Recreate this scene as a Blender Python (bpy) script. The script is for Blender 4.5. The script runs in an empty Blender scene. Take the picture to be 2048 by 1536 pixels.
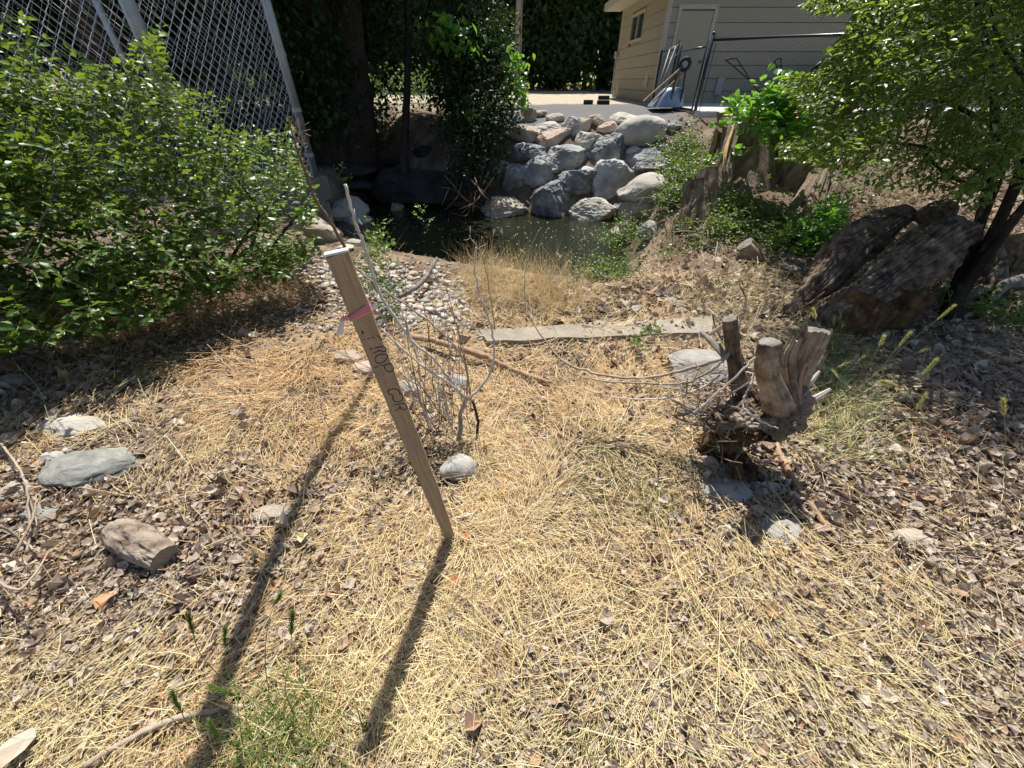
import bpy, math, random
import numpy as np
from mathutils import Vector, Matrix

# ---------------------------------------------------------------- camera, sky, sun, exposure
CAM_H = 1.6
PITCH = math.radians(38.3)
FPX = 769.0
scene = bpy.context.scene
cam_data = bpy.data.cameras.new("camera")
cam = bpy.data.objects.new("camera", cam_data)
scene.collection.objects.link(cam)
cam.location = (0, 0, CAM_H)
cam.rotation_euler = (math.radians(90) - PITCH, 0, 0)
cam_data.sensor_width = 36.0
cam_data.lens = 36.0 * FPX / 2048.0
cam_data.clip_start = 0.02
cam_data.clip_end = 600
scene.camera = cam

SUN_EL = math.radians(60.0)
SUN_AZ = math.radians(0.0)          # sun stands beyond the creek, ahead of the camera (+Y)
world = bpy.data.worlds.new("World")
scene.world = world
world.use_nodes = True
wn = world.node_tree
for n in list(wn.nodes):
    wn.nodes.remove(n)
sky = wn.nodes.new("ShaderNodeTexSky")
sky.sky_type = 'NISHITA'
sky.sun_disc = False
sky.sun_elevation = SUN_EL
sky.sun_rotation = SUN_AZ
bg = wn.nodes.new("ShaderNodeBackground")
bg.inputs[1].default_value = 0.08
wo = wn.nodes.new("ShaderNodeOutputWorld")
wn.links.new(sky.outputs[0], bg.inputs[0])
wn.links.new(bg.outputs[0], wo.inputs[0])

sun_data = bpy.data.lights.new("sun", 'SUN')
sun_data.energy = 5.0
sun_data.angle = math.radians(0.53)
sun_data.color = (1.0, 0.955, 0.88)
sun = bpy.data.objects.new("sun", sun_data)
scene.collection.objects.link(sun)
SUN_DIR = Vector((math.sin(SUN_AZ) * math.cos(SUN_EL), math.cos(SUN_AZ) * math.cos(SUN_EL), math.sin(SUN_EL)))
sun.rotation_euler = SUN_DIR.to_track_quat('Z', 'Y').to_euler()

scene.view_settings.view_transform = 'Standard'
scene.view_settings.look = 'None'
scene.view_settings.exposure = 0.65
scene.view_settings.gamma = 1.0
scene.view_settings.use_curve_mapping = False
scene.render.engine = 'CYCLES'
scene.cycles.max_bounces = 6
scene.cycles.diffuse_bounces = 3
scene.cycles.transparent_max_bounces = 6

rng = np.random.default_rng(7)
random.seed(7)
COL = scene.collection

# ---------------------------------------------------------------- helpers
def fr(t):
    return t * t * (3 - 2 * t)

def sstep(a, b, x):
    t = np.clip((np.asarray(x, float) - a) / (b - a), 0, 1)
    return t * t * (3 - 2 * t)

def _h(ix, iy, iz, seed):
    n = (ix * 374761393 + iy * 668265263 + iz * 2147483647 + seed * 974634777) & 0xFFFFFFFF
    n = ((n ^ (n >> 13)) * 1274126177) & 0xFFFFFFFF
    n = ((n ^ (n >> 16)) * 2246822519) & 0xFFFFFFFF
    n = n ^ (n >> 15)
    return n / 4294967295.0

def vnoise(P, seed=0):
    P = np.asarray(P, float)
    i = np.floor(P).astype(np.int64)
    f = fr(P - i)
    out = 0
    for dx in (0, 1):
        for dy in (0, 1):
            for dz in (0, 1):
                w = (f[:, 0] if dx else 1 - f[:, 0]) * (f[:, 1] if dy else 1 - f[:, 1]) * (f[:, 2] if dz else 1 - f[:, 2])
                out = out + w * _h(i[:, 0] + dx, i[:, 1] + dy, i[:, 2] + dz, seed)
    return out * 2 - 1

def fbm(P, seed=0, oct=4, gain=0.5):
    P = np.asarray(P, float)
    s, a, tot = 0, 1.0, 0
    for k in range(oct):
        s = s + a * vnoise(P * (2.03 ** k) + 17.3 * k, seed + k)
        tot += a
        a *= gain
    return s / tot

def n2(x, y, sc, seed, oct=3):
    x = np.asarray(x, float); y = np.asarray(y, float)
    sh = x.shape
    return fbm(np.stack([x.ravel() * sc, y.ravel() * sc, np.zeros(x.size)], 1), seed, oct).reshape(sh)

# piecewise-linear shore lines of the pool
def y_near(x):
    return np.interp(x, [-9, -3.8, -2.6, -1.5, -0.5, 0.8, 1.6], [8.3, 8.2, 6.9, 6.2, 5.75, 5.25, 5.5])
def y_far(x):
    return np.interp(x, [-9, -4, -2, 0, 1.5, 3], [10.4, 9.9, 8.9, 8.1, 7.7, 7.5])

WATER_Z = -0.6
def H(x, y, fine=True):
    x = np.asarray(x, float); y = np.asarray(y, float)
    yn = y_near(x); yf = y_far(x)
    # creek profile
    near = -0.68 * sstep(yn - 1.75, yn + 0.1, y) - 0.25 * sstep(yn, yn + 0.7, y)
    far = 1.75 * sstep(yf - 0.4, yf + 3.0, y) + 0.22 * np.clip((y - yf - 2.4) / 3.0, 0, 1)
    creek = near + far
    # right bank
    right = 1.04 * sstep(3.0, 12.5, y)
    m = sstep(1.4, 2.7, x) * (1 - sstep(6.9, 8.2, y)) + sstep(3.2, 4.6, x) * sstep(6.9, 8.2, y)
    z = creek * (1 - m) + right * m
    # court level behind the left fence
    lf = -3.56 - 0.125 * (7.8 - y)
    c = sstep(0.0, 0.5, lf + 0.1 - x) * sstep(2.5, 4.5, y)
    court = 0.02 + 0.1 * sstep(3, 6, y) + 0.92 * sstep(10, 15, y)
    z = z * (1 - c) + court * c
    if fine:
        flat = sstep(11.5, 14, y)
        z = z + (1 - flat) * (0.055 * n2(x, y, 0.9, 3) + 0.022 * n2(x, y, 4.5, 9)) + flat * 0.015 * n2(x, y, 0.5, 4)
    return z

cT, sT = math.cos(PITCH), math.sin(PITCH)
def ray(px, py):
    px = np.asarray(px, float); py = np.asarray(py, float)
    u = (px - 1024) / FPX; v = (py - 768) / FPX
    return u, cT - sT * v, -(sT + cT * v)          # x, y, z per unit depth
def at(px, py, t):                                  # point at camera depth t (metres)
    u, f, d = ray(px, py)
    return np.array([u * t, f * t, CAM_H + d * t], float)
def at_y(px, py, Y):
    u, f, d = ray(px, py)
    return at(px, py, Y / f)
def proj(P):
    P = np.atleast_2d(P)
    dz = CAM_H - P[:, 2]
    t = P[:, 1] * cT + dz * sT
    v = (dz * cT - P[:, 1] * sT) / np.where(np.abs(t) < 1e-6, 1e-6, t)
    return 1024 + FPX * P[:, 0] / np.where(np.abs(t) < 1e-6, 1e-6, t), 768 + FPX * v, t
def gps(px, py, tmax=60):
    """ground points under rays, vectorised"""
    px = np.atleast_1d(np.asarray(px, float)); py = np.atleast_1d(np.asarray(py, float))
    u, f, d = ray(px, py)
    t = np.full(px.shape, 0.6); step = 0.05
    hit = np.zeros(px.shape, bool)
    lo = t.copy()
    while True:
        z = CAM_H + d * t
        below = z < H(u * t, f * t, False)
        new = below & ~hit
        hit |= below
        adv = ~hit
        if not adv.any() or t[adv].min() > tmax:
            break
        lo = np.where(adv, t, lo)
        t = np.where(adv, t * 1.055 + 0.01, t)
    hi = t
    for _ in range(11):
        mid = (lo + hi) / 2
        b = CAM_H + d * mid < H(u * mid, f * mid)
        hi = np.where(b, mid, hi); lo = np.where(b, lo, mid)
    return np.stack([u * hi, f * hi, H(u * hi, f * hi)], 1), hi, hit
def gp(px, py):
    p, t, h = gps([px], [py])
    return p[0], t[0]

def in_poly(px, py, poly):
    px = np.asarray(px); py = np.asarray(py)
    c = np.zeros(px.shape, bool)
    n = len(poly)
    for i in range(n):
        x1, y1 = poly[i]; x2, y2 = poly[(i + 1) % n]
        if y1 == y2: continue
        k = ((y1 > py) != (y2 > py)) & (px < (x2 - x1) * (py - y1) / (y2 - y1) + x1)
        c ^= k
    return c

# ---------------------------------------------------------------- mesh makers
def mesh_np(name, V, faces, mat=None, smooth=False, rnd=None, col=None):
    """faces: list of arrays each (n,k)"""
    V = np.asarray(V, np.float32)
    if not isinstance(faces, (list, tuple)) or (len(faces) and not isinstance(faces[0], np.ndarray)):
        groups = {}
        for f in faces:
            groups.setdefault(len(f), []).append(f)
        faces = [np.array(v, np.int32) for v in groups.values()]
    me = bpy.data.meshes.new(name)
    me.vertices.add(len(V))
    me.vertices.foreach_set("co", V.ravel())
    tot = sum(f.size for f in faces); npoly = sum(len(f) for f in faces)
    me.loops.add(tot)
    me.polygons.add(npoly)
    me.loops.foreach_set("vertex_index", np.concatenate([f.ravel() for f in faces]).astype(np.int32))
    sizes = np.concatenate([np.full(len(f), f.shape[1]) for f in faces])
    starts = np.concatenate([[0], np.cumsum(sizes)[:-1]]).astype(np.int32)
    me.polygons.foreach_set("loop_start", starts)
    me.polygons.foreach_set("use_smooth", np.full(npoly, smooth))
    if rnd is not None:
        a = me.attributes.new("rnd", 'FLOAT', 'POINT')
        a.data.foreach_set("value", np.asarray(rnd, np.float32))
    if col is not None:
        a = me.attributes.new("tint", 'FLOAT_COLOR', 'POINT')
        c4 = np.ones((len(V), 4), np.float32); c4[:, :3] = col
        a.data.foreach_set("color", c4.ravel())
    me.update(calc_edges=True)
    me.validate()
    if mat is not None:
        me.materials.append(mat)
    return me

def thing(name, label, cat, loc=(0, 0, 0), group=None):
    o = bpy.data.objects.new(name, None)
    COL.objects.link(o)
    o.empty_display_size = 0.1
    o.location = tuple(float(a) for a in loc)
    o["label"] = label; o["category"] = cat
    if group: o["group"] = group
    return o
def root_loc(r):
    p = np.zeros(3)
    while r is not None:
        p = p + np.array(r.location)
        r = r.parent
    return p
def part(name, V, faces, mat, parent=None, smooth=False, rnd=None, kind=None, label=None, col=None):
    """mesh part whose vertices are given in world coordinates"""
    V = np.asarray(V, float)
    L = root_loc(parent)
    me = mesh_np(name, V - L, faces, mat, smooth, rnd, col)
    o = bpy.data.objects.new(name, me)
    COL.objects.link(o)
    if parent is not None: o.parent = parent
    if kind: o["kind"] = kind
    if label: o["label"] = label
    return o
def solo(name, V, faces, mat, label, cat, group=None, smooth=False, rnd=None, base=None, col=None):
    """a thing that is one mesh, its origin at its base"""
    V = np.asarray(V, float)
    if base is None:
        base = np.array([V[:, 0].mean(), V[:, 1].mean(), V[:, 2].min()])
    me = mesh_np(name, V - base, faces, mat, smooth, rnd, col)
    o = bpy.data.objects.new(name, me)
    COL.objects.link(o)
    o.location = tuple(float(a) for a in base)
    o["label"] = label; o["category"] = cat
    if group: o["group"] = group
    return o
def inst(name, me, M3, pos, parent=None):
    """object sharing mesh me; M3 3x3 columns = axes"""
    o = bpy.data.objects.new(name, me)
    COL.objects.link(o)
    L = root_loc(parent)
    m = Matrix.Identity(4)
    for i in range(3):
        for j in range(3):
            m[i][j] = float(M3[i][j])
        m[i][3] = float(pos[i] - L[i])
    if parent is not None: o.parent = parent
    o.matrix_basis = m
    return o

class MB:
    """collects shapes into one mesh"""
    def __init__(s): s.V = []; s.F = []; s.n = 0
    def add(s, V, F):
        V = np.asarray(V, float)
        for f in F: s.F.append(tuple(int(i) + s.n for i in f))
        s.V.append(V); s.n += len(V)
        return s
    def box(s, c, size, rot=None, bevel=0.0):
        x, y, z = [a / 2 for a in size]
        if bevel > 0:
            b = min(bevel, x * .45, y * .45, z * .45)
            V = []; 
            for sx in (-1, 1):
                for sy in (-1, 1):
                    for sz in (-1, 1):
                        V += [(sx * x, sy * (y - b), sz * (z - b)), (sx * (x - b), sy * y, sz * (z - b)), (sx * (x - b), sy * (y - b), sz * z)]
            V = np.array(V)
            import itertools
            idx = {}
            k = 0
            for sx in (-1, 1):
                for sy in (-1, 1):
                    for sz in (-1, 1):
                        idx[(sx, sy, sz)] = k; k += 3
            F = []
            for sx in (-1, 1):
                q = [idx[(sx, -1, -1)], idx[(sx, 1, -1)], idx[(sx, 1, 1)], idx[(sx, -1, 1)]]
                F.append(q if sx > 0 else q[::-1])
            for sy in (-1, 1):
                q = [idx[(-1, sy, -1)] + 1, idx[(1, sy, -1)] + 1, idx[(1, sy, 1)] + 1, idx[(-1, sy, 1)] + 1]
                F.append(q if sy < 0 else q[::-1])
            for sz in (-1, 1):
                q = [idx[(-1, -1, sz)] + 2, idx[(1, -1, sz)] + 2, idx[(1, 1, sz)] + 2, idx[(-1, 1, sz)] + 2]
                F.append(q if sz > 0 else q[::-1])
            for a in (-1, 1):
                for b2 in (-1, 1):
                    F.append([idx[(a, b2, -1)], idx[(a, b2, -1)] + 1, idx[(a, b2, 1)] + 1, idx[(a, b2, 1)]])
                    F.append([idx[(a, -1, b2)], idx[(a, -1, b2)] + 2, idx[(a, 1, b2)] + 2, idx[(a, 1, b2)]])
                    F.append([idx[(-1, a, b2)] + 1, idx[(-1, a, b2)] + 2, idx[(1, a, b2)] + 2, idx[(1, a, b2)] + 1])
            for kk in idx.values(): F.append([kk, kk + 1, kk + 2])
        else:
            V = np.array([(a, b, c_) for a in (-x, x) for b in (-y, y) for c_ in (-z, z)])
            F = [(0, 1, 3, 2), (4, 6, 7, 5), (0, 4, 5, 1), (2, 3, 7, 6), (0, 2, 6, 4), (1, 5, 7, 3)]
        if rot is not None:
            V = V @ np.array(rot).T
        return s.add(V + np.array(c), F)
    def tube(s, pts, r, seg=6, cap=True, **kw):
        V, F = tube(pts, r, seg, cap, **kw)
        return s.add(V, F)
    def build(s, name, mat, parent=None, **kw):
        return part(name, np.concatenate(s.V), s.F, mat, parent, **kw)
    def solo(s, name, mat, label, cat, **kw):
        return solo(name, np.concatenate(s.V), s.F, mat, label, cat, **kw)

def smooth_path(pts, n):
    """Catmull-Rom resample"""
    P = np.array(pts, float)
    if len(P) < 3:
        u = np.linspace(0, 1, n)[:, None]
        return P[0] * (1 - u) + P[-1] * u
    Q = np.vstack([2 * P[0] - P[1], P, 2 * P[-1] - P[-2]])
    out = []
    m = len(P) - 1
    for k in range(n):
        u = k / (n - 1) * m
        i = min(int(u), m - 1); f = u - i
        p0, p1, p2, p3 = Q[i], Q[i + 1], Q[i + 2], Q[i + 3]
        out.append(0.5 * (2 * p1 + (p2 - p0) * f + (2 * p0 - 5 * p1 + 4 * p2 - p3) * f * f + (3 * p1 - p0 - 3 * p2 + p3) * f ** 3))
    return np.array(out)

def tube(pts, r, seg=6, cap=True, ridge=0.0, rfreq=6.0, lump=0.0, seed=0, along=1.0, flat=1.0):
    P = np.array(pts, float); n = len(P)
    R = np.full(n, r, float) if np.isscalar(r) else np.interp(np.linspace(0, 1, n), np.linspace(0, 1, len(r)), r)
    T = np.gradient(P, axis=0); T /= np.linalg.norm(T, axis=1)[:, None] + 1e-9
    up = np.array([0.0, 0, 1]) if abs(T[0][2]) < 0.9 else np.array([1.0, 0, 0])
    a = np.cross(T[0], up); a /= np.linalg.norm(a)
    rings = []
    ang = np.arange(seg) / seg * 2 * math.pi
    dist = np.concatenate([[0], np.cumsum(np.linalg.norm(np.diff(P, axis=0), axis=1))])
    for i in range(n):
        a = a - T[i] * np.dot(a, T[i]); a /= np.linalg.norm(a) + 1e-9
        b = np.cross(T[i], a)
        rr = np.full(seg, R[i])
        if ridge or lump:
            ca, sa = np.cos(ang), np.sin(ang)
            if ridge:
                q = np.stack([ca * rfreq, sa * rfreq, np.full(seg, dist[i] * along)], 1)
                w = 1 - np.abs(fbm(q, seed, 3)) * 2.2
                rr = rr * (1 + ridge * (w - 0.4))
            if lump:
                q = np.stack([ca * 1.3, sa * 1.3, np.full(seg, dist[i] * 2.5)], 1)
                rr = rr * (1 + lump * fbm(q, seed + 31, 3) * 1.6)
        rings.append(P[i] + np.outer(np.cos(ang) * rr, a) + np.outer(np.sin(ang) * rr * flat, b))
    V = np.concatenate(rings)
    F = []
    for i in range(n - 1):
        for j in range(seg):
            k = (j + 1) % seg
            F.append((i * seg + j, i * seg + k, (i + 1) * seg + k, (i + 1) * seg + j))
    if cap:
        F.append(tuple(range(seg - 1, -1, -1)))
        F.append(tuple((n - 1) * seg + j for j in range(seg)))
    return V, F

def scatter(tv, tf, M, pos, rnd):
    """template verts (k,3), faces list; M (N,3,3), pos (N,3) -> V, faces arrays, rnd per vertex"""
    tv = np.asarray(tv, float); k = len(tv); N = len(pos)
    V = np.einsum('nij,kj->nki', M, tv) + pos[:, None, :]
    groups = {}
    for f in tf: groups.setdefault(len(f), []).append(f)
    F = []
    off = (np.arange(N) * k)[:, None, None]
    for g in groups.values():
        F.append((np.array(g)[None] + off).reshape(-1, len(g[0])))
    return V.reshape(-1, 3), F, np.repeat(rnd, k)
def joinF(parts):
    """parts: list of (V, [faces], rnd)"""
    Vs, Fs, Rs, n = [], {}, [], 0
    for V, F, R in parts:
        for f in F: Fs.setdefault(f.shape[1], []).append(f + n)
        Vs.append(V); Rs.append(R); n += len(V)
    return np.concatenate(Vs), [np.concatenate(v) for v in Fs.values()], np.concatenate(Rs)

def frames(fwd, nrm):
    """columns: x side, y forward, z normal"""
    f = fwd / (np.linalg.norm(fwd, axis=1)[:, None] + 1e-9)
    s = np.cross(f, nrm); s /= np.linalg.norm(s, axis=1)[:, None] + 1e-9
    n = np.cross(s, f)
    return np.stack([s, f, n], 2)
def rand_dirs(n, g=rng):
    d = g.normal(size=(n, 3)); return d / np.linalg.norm(d, axis=1)[:, None]

LEAF_V = np.array([(0, 0, 0), (0, .4, -.05), (0, .75, -.05), (0, 1.05, -.17), (-.33, .33, .07), (-.25, .72, .0), (.33, .33, .07), (.25, .72, .0)], float)
LEAF_F = [(0, 1, 4), (0, 6, 1), (1, 2, 5, 4), (1, 6, 7, 2), (2, 3, 5), (2, 7, 3)]
FAR_V = np.array([(0, 0, 0), (-.34, .45, .06), (0, 1, -.12), (.34, .5, .06)], float)
FAR_F = [(0, 3, 2, 1)]

def blades(base, direc, length, width, droop, rnd, seg=3, g=rng, taper=True):
    """curved grass blades as strips. base (N,3), direc (N,3) initial direction, droop (N,)"""
    N = len(base)
    d = direc / np.linalg.norm(direc, axis=1)[:, None]
    side = np.cross(d, np.array([0, 0, 1.0])) + g.normal(size=(N, 3)) * 0.25
    side /= np.linalg.norm(side, axis=1)[:, None] + 1e-9
    P = base.copy(); rows = []
    wob = g.normal(size=(N, 3)) * 0.10
    for k in range(seg + 1):
        w = width * ((1 - 0.8 * k / seg) if taper else 1.0)
        rows.append(P - side * w[:, None] / 2); rows.append(P + side * w[:, None] / 2)
        d = d + wob; d[:, 2] -= droop
        d /= np.linalg.norm(d, axis=1)[:, None]
        P = P + d * (length / seg)[:, None]
    V = np.stack(rows, 1).reshape(-1, 3)
    K = 2 * (seg + 1)
    off = (np.arange(N) * K)[:, None, None]
    t = np.array([(2 * k, 2 * k + 1, 2 * k + 3, 2 * k + 2) for k in range(seg)])[None]
    return V, [(t + off).reshape(-1, 4)], np.repeat(rnd, K)

# ---------------------------------------------------------------- materials
def nodes(name):
    m = bpy.data.materials.new(name); m.use_nodes = True
    nt = m.node_tree
    for n in list(nt.nodes): nt.nodes.remove(n)
    out = nt.nodes.new("ShaderNodeOutputMaterial")
    p = nt.nodes.new("ShaderNodeBsdfPrincipled")
    nt.links.new(p.outputs[0], out.inputs[0])
    return m, nt, p, out
def ramp(nt, fac, stops):
    r = nt.nodes.new("ShaderNodeValToRGB")
    e = r.color_ramp.elements
    while len(e) > 1: e.remove(e[-1])
    e[0].position = stops[0][0]; e[0].color = (*stops[0][1], 1)
    for p, c in stops[1:]:
        x = e.new(p); x.color = (*c, 1)
    nt.links.new(fac, r.inputs[0])
    return r.outputs[0]
def coords(nt, scale=(1, 1, 1), kind="Object", rot=(0, 0, 0)):
    tc = nt.nodes.new("ShaderNodeTexCoord"); mp = nt.nodes.new("ShaderNodeMapping")
    mp.inputs["Scale"].default_value = scale; mp.inputs["Rotation"].default_value = rot
    nt.links.new(tc.outputs[kind], mp.inputs[0])
    return mp.outputs[0]
def noise(nt, vec, scale, detail=4, rough=0.6):
    n = nt.nodes.new("ShaderNodeTexNoise")
    n.inputs["Scale"].default_value = scale; n.inputs["Detail"].default_value = detail
    n.inputs["Roughness"].default_value = rough
    nt.links.new(vec, n.inputs["Vector"])
    return n.outputs[0]
def mix(nt, fac, a, b, mode='MIX'):
    m = nt.nodes.new("ShaderNodeMix"); m.data_type = 'RGBA'; m.blend_type = mode
    if isinstance(fac, float): m.inputs[0].default_value = fac
    else: nt.links.new(fac, m.inputs[0])
    for v, i in ((a, 6), (b, 7)):
        if isinstance(v, tuple): m.inputs[i].default_value = (*v, 1)
        else: nt.links.new(v, m.inputs[i])
    return m.outputs[2]
def bump(nt, p, h, strength=0.4, dist=0.01):
    b = nt.nodes.new("ShaderNodeBump")
    b.inputs["Strength"].default_value = strength; b.inputs["Distance"].default_value = dist
    nt.links.new(h, b.inputs["Height"]); nt.links.new(b.outputs[0], p.inputs["Normal"])

def mat_surface(name, stops, scale=6, rough=0.85, bs=0.4, bd=0.01, vscale=(1, 1, 1), detail=6, spec=0.3, obj_rand=0.0, second=None, metal=0.0):
    m, nt, p, out = nodes(name)
    v = coords(nt, vscale)
    n = noise(nt, v, scale, detail, 0.65)
    c = ramp(nt, n, stops)
    if second:
        n2_ = noise(nt, v, second[0], 3, 0.5)
        k = ramp(nt, n2_, [(second[2], (0, 0, 0)), (second[3], (1, 1, 1))])
        c = mix(nt, k, c, second[1])
    if obj_rand:
        oi = nt.nodes.new("ShaderNodeObjectInfo")
        mr = nt.nodes.new("ShaderNodeMapRange")
        mr.inputs[3].default_value = 1 - obj_rand; mr.inputs[4].default_value = 1 + obj_rand
        nt.links.new(oi.outputs["Random"], mr.inputs[0])
        hs = nt.nodes.new("ShaderNodeHueSaturation")
        nt.links.new(mr.outputs[0], hs.inputs["Value"]); nt.links.new(c, hs.inputs["Color"])
        c = hs.outputs[0]
    nt.links.new(c, p.inputs["Base Color"])
    p.inputs["Roughness"].default_value = rough
    p.inputs["Specular IOR Level"].default_value = spec
    p.inputs["Metallic"].default_value = metal
    if bs:
        f = noise(nt, v, scale * 2.5, 8, 0.7)
        bump(nt, p, f, bs, bd)
    return m
def mat_leaf(name, stops, trans=(0.25, 0.4, 0.05), tfac=0.35, rough=0.4, spec=0.5):
    m, nt, p, out = nodes(name)
    a = nt.nodes.new("ShaderNodeAttribute"); a.attribute_name = "rnd"
    oi = nt.nodes.new("ShaderNodeObjectInfo")
    ad = nt.nodes.new("ShaderNodeMath"); ad.operation = 'ADD'
    nt.links.new(a.outputs["Fac"], ad.inputs[0]); nt.links.new(oi.outputs["Random"], ad.inputs[1])
    fr_ = nt.nodes.new("ShaderNodeMath"); fr_.operation = 'FRACT'
    nt.links.new(ad.outputs[0], fr_.inputs[0])
    c = ramp(nt, fr_.outputs[0], stops)
    nt.links.new(c, p.inputs["Base Color"])
    p.inputs["Roughness"].default_value = rough
    p.inputs["Specular IOR Level"].default_value = spec
    if tfac > 0:
        t = nt.nodes.new("ShaderNodeBsdfTranslucent")
        tc = mix(nt, 0.6, c, trans)
        nt.links.new(tc, t.inputs[0])
        ms = nt.nodes.new("ShaderNodeMixShader"); ms.inputs[0].default_value = tfac
        nt.links.new(p.outputs[0], ms.inputs[1]); nt.links.new(t.outputs[0], ms.inputs[2])
        nt.links.new(ms.outputs[0], out.inputs[0])
    return m
def mat_plain(name, c, rough=0.6, metal=0.0, spec=0.4, var=0.12, scale=8):
    lo = tuple(x * (1 - var) for x in c); hi = tuple(min(1, x * (1 + var)) for x in c)
    return mat_surface(name, [(0.3, lo), (0.7, hi)], scale=scale, rough=rough, bs=0.05, bd=0.002, spec=spec, metal=metal)

M = {}
M['straw'] = mat_leaf('dry_straw', [(0, (.62, .46, .21)), (.25, (.78, .62, .33)), (.4, (.30, .20, .10)), (.55, (.56, .40, .19)), (.75, (.84, .71, .43)), (.88, (.60, .55, .42)), (1, (.42, .30, .15))], (.8, .6, .3), 0.25, 0.5, 0.35)
M['straw_pale'] = mat_leaf('pale_straw', [(0, (.68, .56, .28)), (.5, (.82, .72, .42)), (1, (.56, .46, .22))], (.8, .7, .35), 0.25, 0.5, 0.35)
M['straw_rust'] = mat_leaf('rusty_straw', [(0, (.46, .26, .12)), (.35, (.62, .40, .19)), (.7, (.74, .54, .29)), (1, (.36, .19, .09))], (.7, .45, .2), 0.25, 0.55, 0.3)
M['litter'] = mat_leaf('leaf_litter', [(0, (.22, .165, .13)), (.2, (.40, .325, .265)), (.4, (.14, .10, .078)), (.58, (.56, .49, .41)), (.72, (.30, .22, .16)), (.84, (.42, .27, .16)), (.9, (.36, .29, .23)), (1, (.54, .48, .41))], (.4, .25, .14), 0.15, 0.6, 0.3)
M['green'] = mat_leaf('green_grass', [(0, (.10, .17, .03)), (.5, (.17, .25, .06)), (1, (.25, .30, .10))], (.3, .45, .08), 0.35, 0.5)
M['awn'] = mat_leaf('foxtail_awns', [(0, (.45, .42, .16)), (.6, (.62, .55, .25)), (1, (.35, .40, .12))], (.6, .6, .2), 0.4, 0.5)
M['bush'] = mat_leaf('shrub_leaf', [(0, (.028, .070, .014)), (.35, (.045, .105, .018)), (.7, (.075, .15, .025)), (.9, (.13, .21, .035)), (1, (.22, .28, .05))], (.36, .52, .04), 0.34, 0.40, 0.45)
M['bushlight'] = mat_leaf('sprout_leaf', [(0, (.07, .19, .025)), (.6, (.11, .27, .03)), (1, (.17, .34, .05))], (.35, .65, .05), 0.42, 0.35, 0.5)  # sprouts, and the lighter green of leaves meant as sunlit
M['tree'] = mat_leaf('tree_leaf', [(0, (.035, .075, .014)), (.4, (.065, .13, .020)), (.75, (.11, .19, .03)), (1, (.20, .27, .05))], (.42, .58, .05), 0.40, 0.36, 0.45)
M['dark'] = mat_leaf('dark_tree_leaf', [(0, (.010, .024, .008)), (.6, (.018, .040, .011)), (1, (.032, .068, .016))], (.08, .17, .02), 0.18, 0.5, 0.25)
M['fartree'] = mat_leaf('far_tree_leaf', [(0, (.03, .07, .025)), (.5, (.06, .115, .035)), (1, (.12, .18, .05))], (.22, .38, .07), 0.38, 0.5, 0.4)
# ---------------------------------------------------------------- surfaces
M['bark'] = mat_surface('weathered_bark', [(0.28, (.04, .028, .02)), (0.48, (.20, .15, .11)), (0.7, (.38, .31, .245))], scale=7, rough=.9, bs=.9, bd=.02, vscale=(1, 1, .35), spec=.2)
M['midbark'] = mat_surface('brown_tree_bark', [(0.3, (.03, .02, .014)), (0.7, (.11, .08, .055))], scale=9, rough=.95, bs=.8, bd=.02, vscale=(1, 1, .25), spec=.1)
M['graybark'] = mat_surface('grey_furrowed_bark', [(0.32, (.03, .02, .014)), (0.48, (.14, .10, .072)), (0.68, (.32, .255, .20))], scale=12, rough=.9, bs=.9, bd=.015, spec=.2)
M['oldwood'] = mat_surface('weathered_grey_wood', [(0.3, (.09, .06, .04)), (0.48, (.27, .205, .145)), (0.66, (.46, .38, .285))], scale=14, rough=.8, bs=1, bd=.012, spec=.25, second=(5, (.10, .07, .05), .58, .68))
M['cutwood'] = mat_surface('fresh_cut_wood', [(0.3, (.48, .30, .12)), (0.6, (.66, .46, .22)), (0.8, (.72, .56, .32))], scale=12, rough=.7, bs=.3, bd=.004)
M['greycut'] = mat_surface('grey_cut_wood', [(0.3, (.07, .06, .05)), (0.5, (.19, .17, .145)), (0.72, (.30, .27, .235))], scale=14, rough=.8, bs=.5, bd=.004, second=(9, (.12, .10, .09), .6, .68))
M['rotwood'] = mat_surface('rotten_wood', [(0.3, (.03, .02, .012)), (0.5, (.12, .07, .035)), (0.75, (.26, .16, .08))], scale=14, rough=.95, bs=1, bd=.02, spec=.15)
M['twig'] = mat_surface('dry_twig', [(0.3, (.24, .18, .13)), (0.7, (.46, .38, .30))], scale=20, rough=.8, bs=.3, bd=.002)
M['palestick'] = mat_surface('pale_peeled_stick', [(0.3, (.44, .38, .32)), (0.7, (.68, .62, .56))], scale=20, rough=.7, bs=.3, bd=.002)
M['brownstick'] = mat_surface('brown_stick', [(0.3, (.24, .14, .08)), (0.7, (.46, .31, .19))], scale=16, rough=.8, bs=.5, bd=.004)
M['rustystalk'] = mat_plain('brown_dead_stalk', (.16, .09, .055))
M['greenstem'] = mat_plain('green_stem', (.22, .26, .10), .6)
M['darktrunk'] = mat_surface('dark_tree_bark', [(0.3, (.018, .015, .012)), (0.7, (.065, .052, .04))], scale=9, rough=.95, bs=.8, bd=.02, vscale=(1, 1, .25), spec=.1)
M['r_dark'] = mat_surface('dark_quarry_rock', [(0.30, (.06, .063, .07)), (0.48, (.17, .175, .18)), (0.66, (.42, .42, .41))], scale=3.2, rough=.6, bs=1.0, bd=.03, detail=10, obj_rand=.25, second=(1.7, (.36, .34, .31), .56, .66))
M['r_wet'] = mat_surface('wet_dark_bank_rock', [(0.3, (.012, .011, .010)), (0.55, (.035, .032, .028)), (0.75, (.075, .068, .06))], scale=3, rough=.8, bs=.8, bd=.03, detail=10)  # tree shade put into the rock colour, for rocks under the trees
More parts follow.
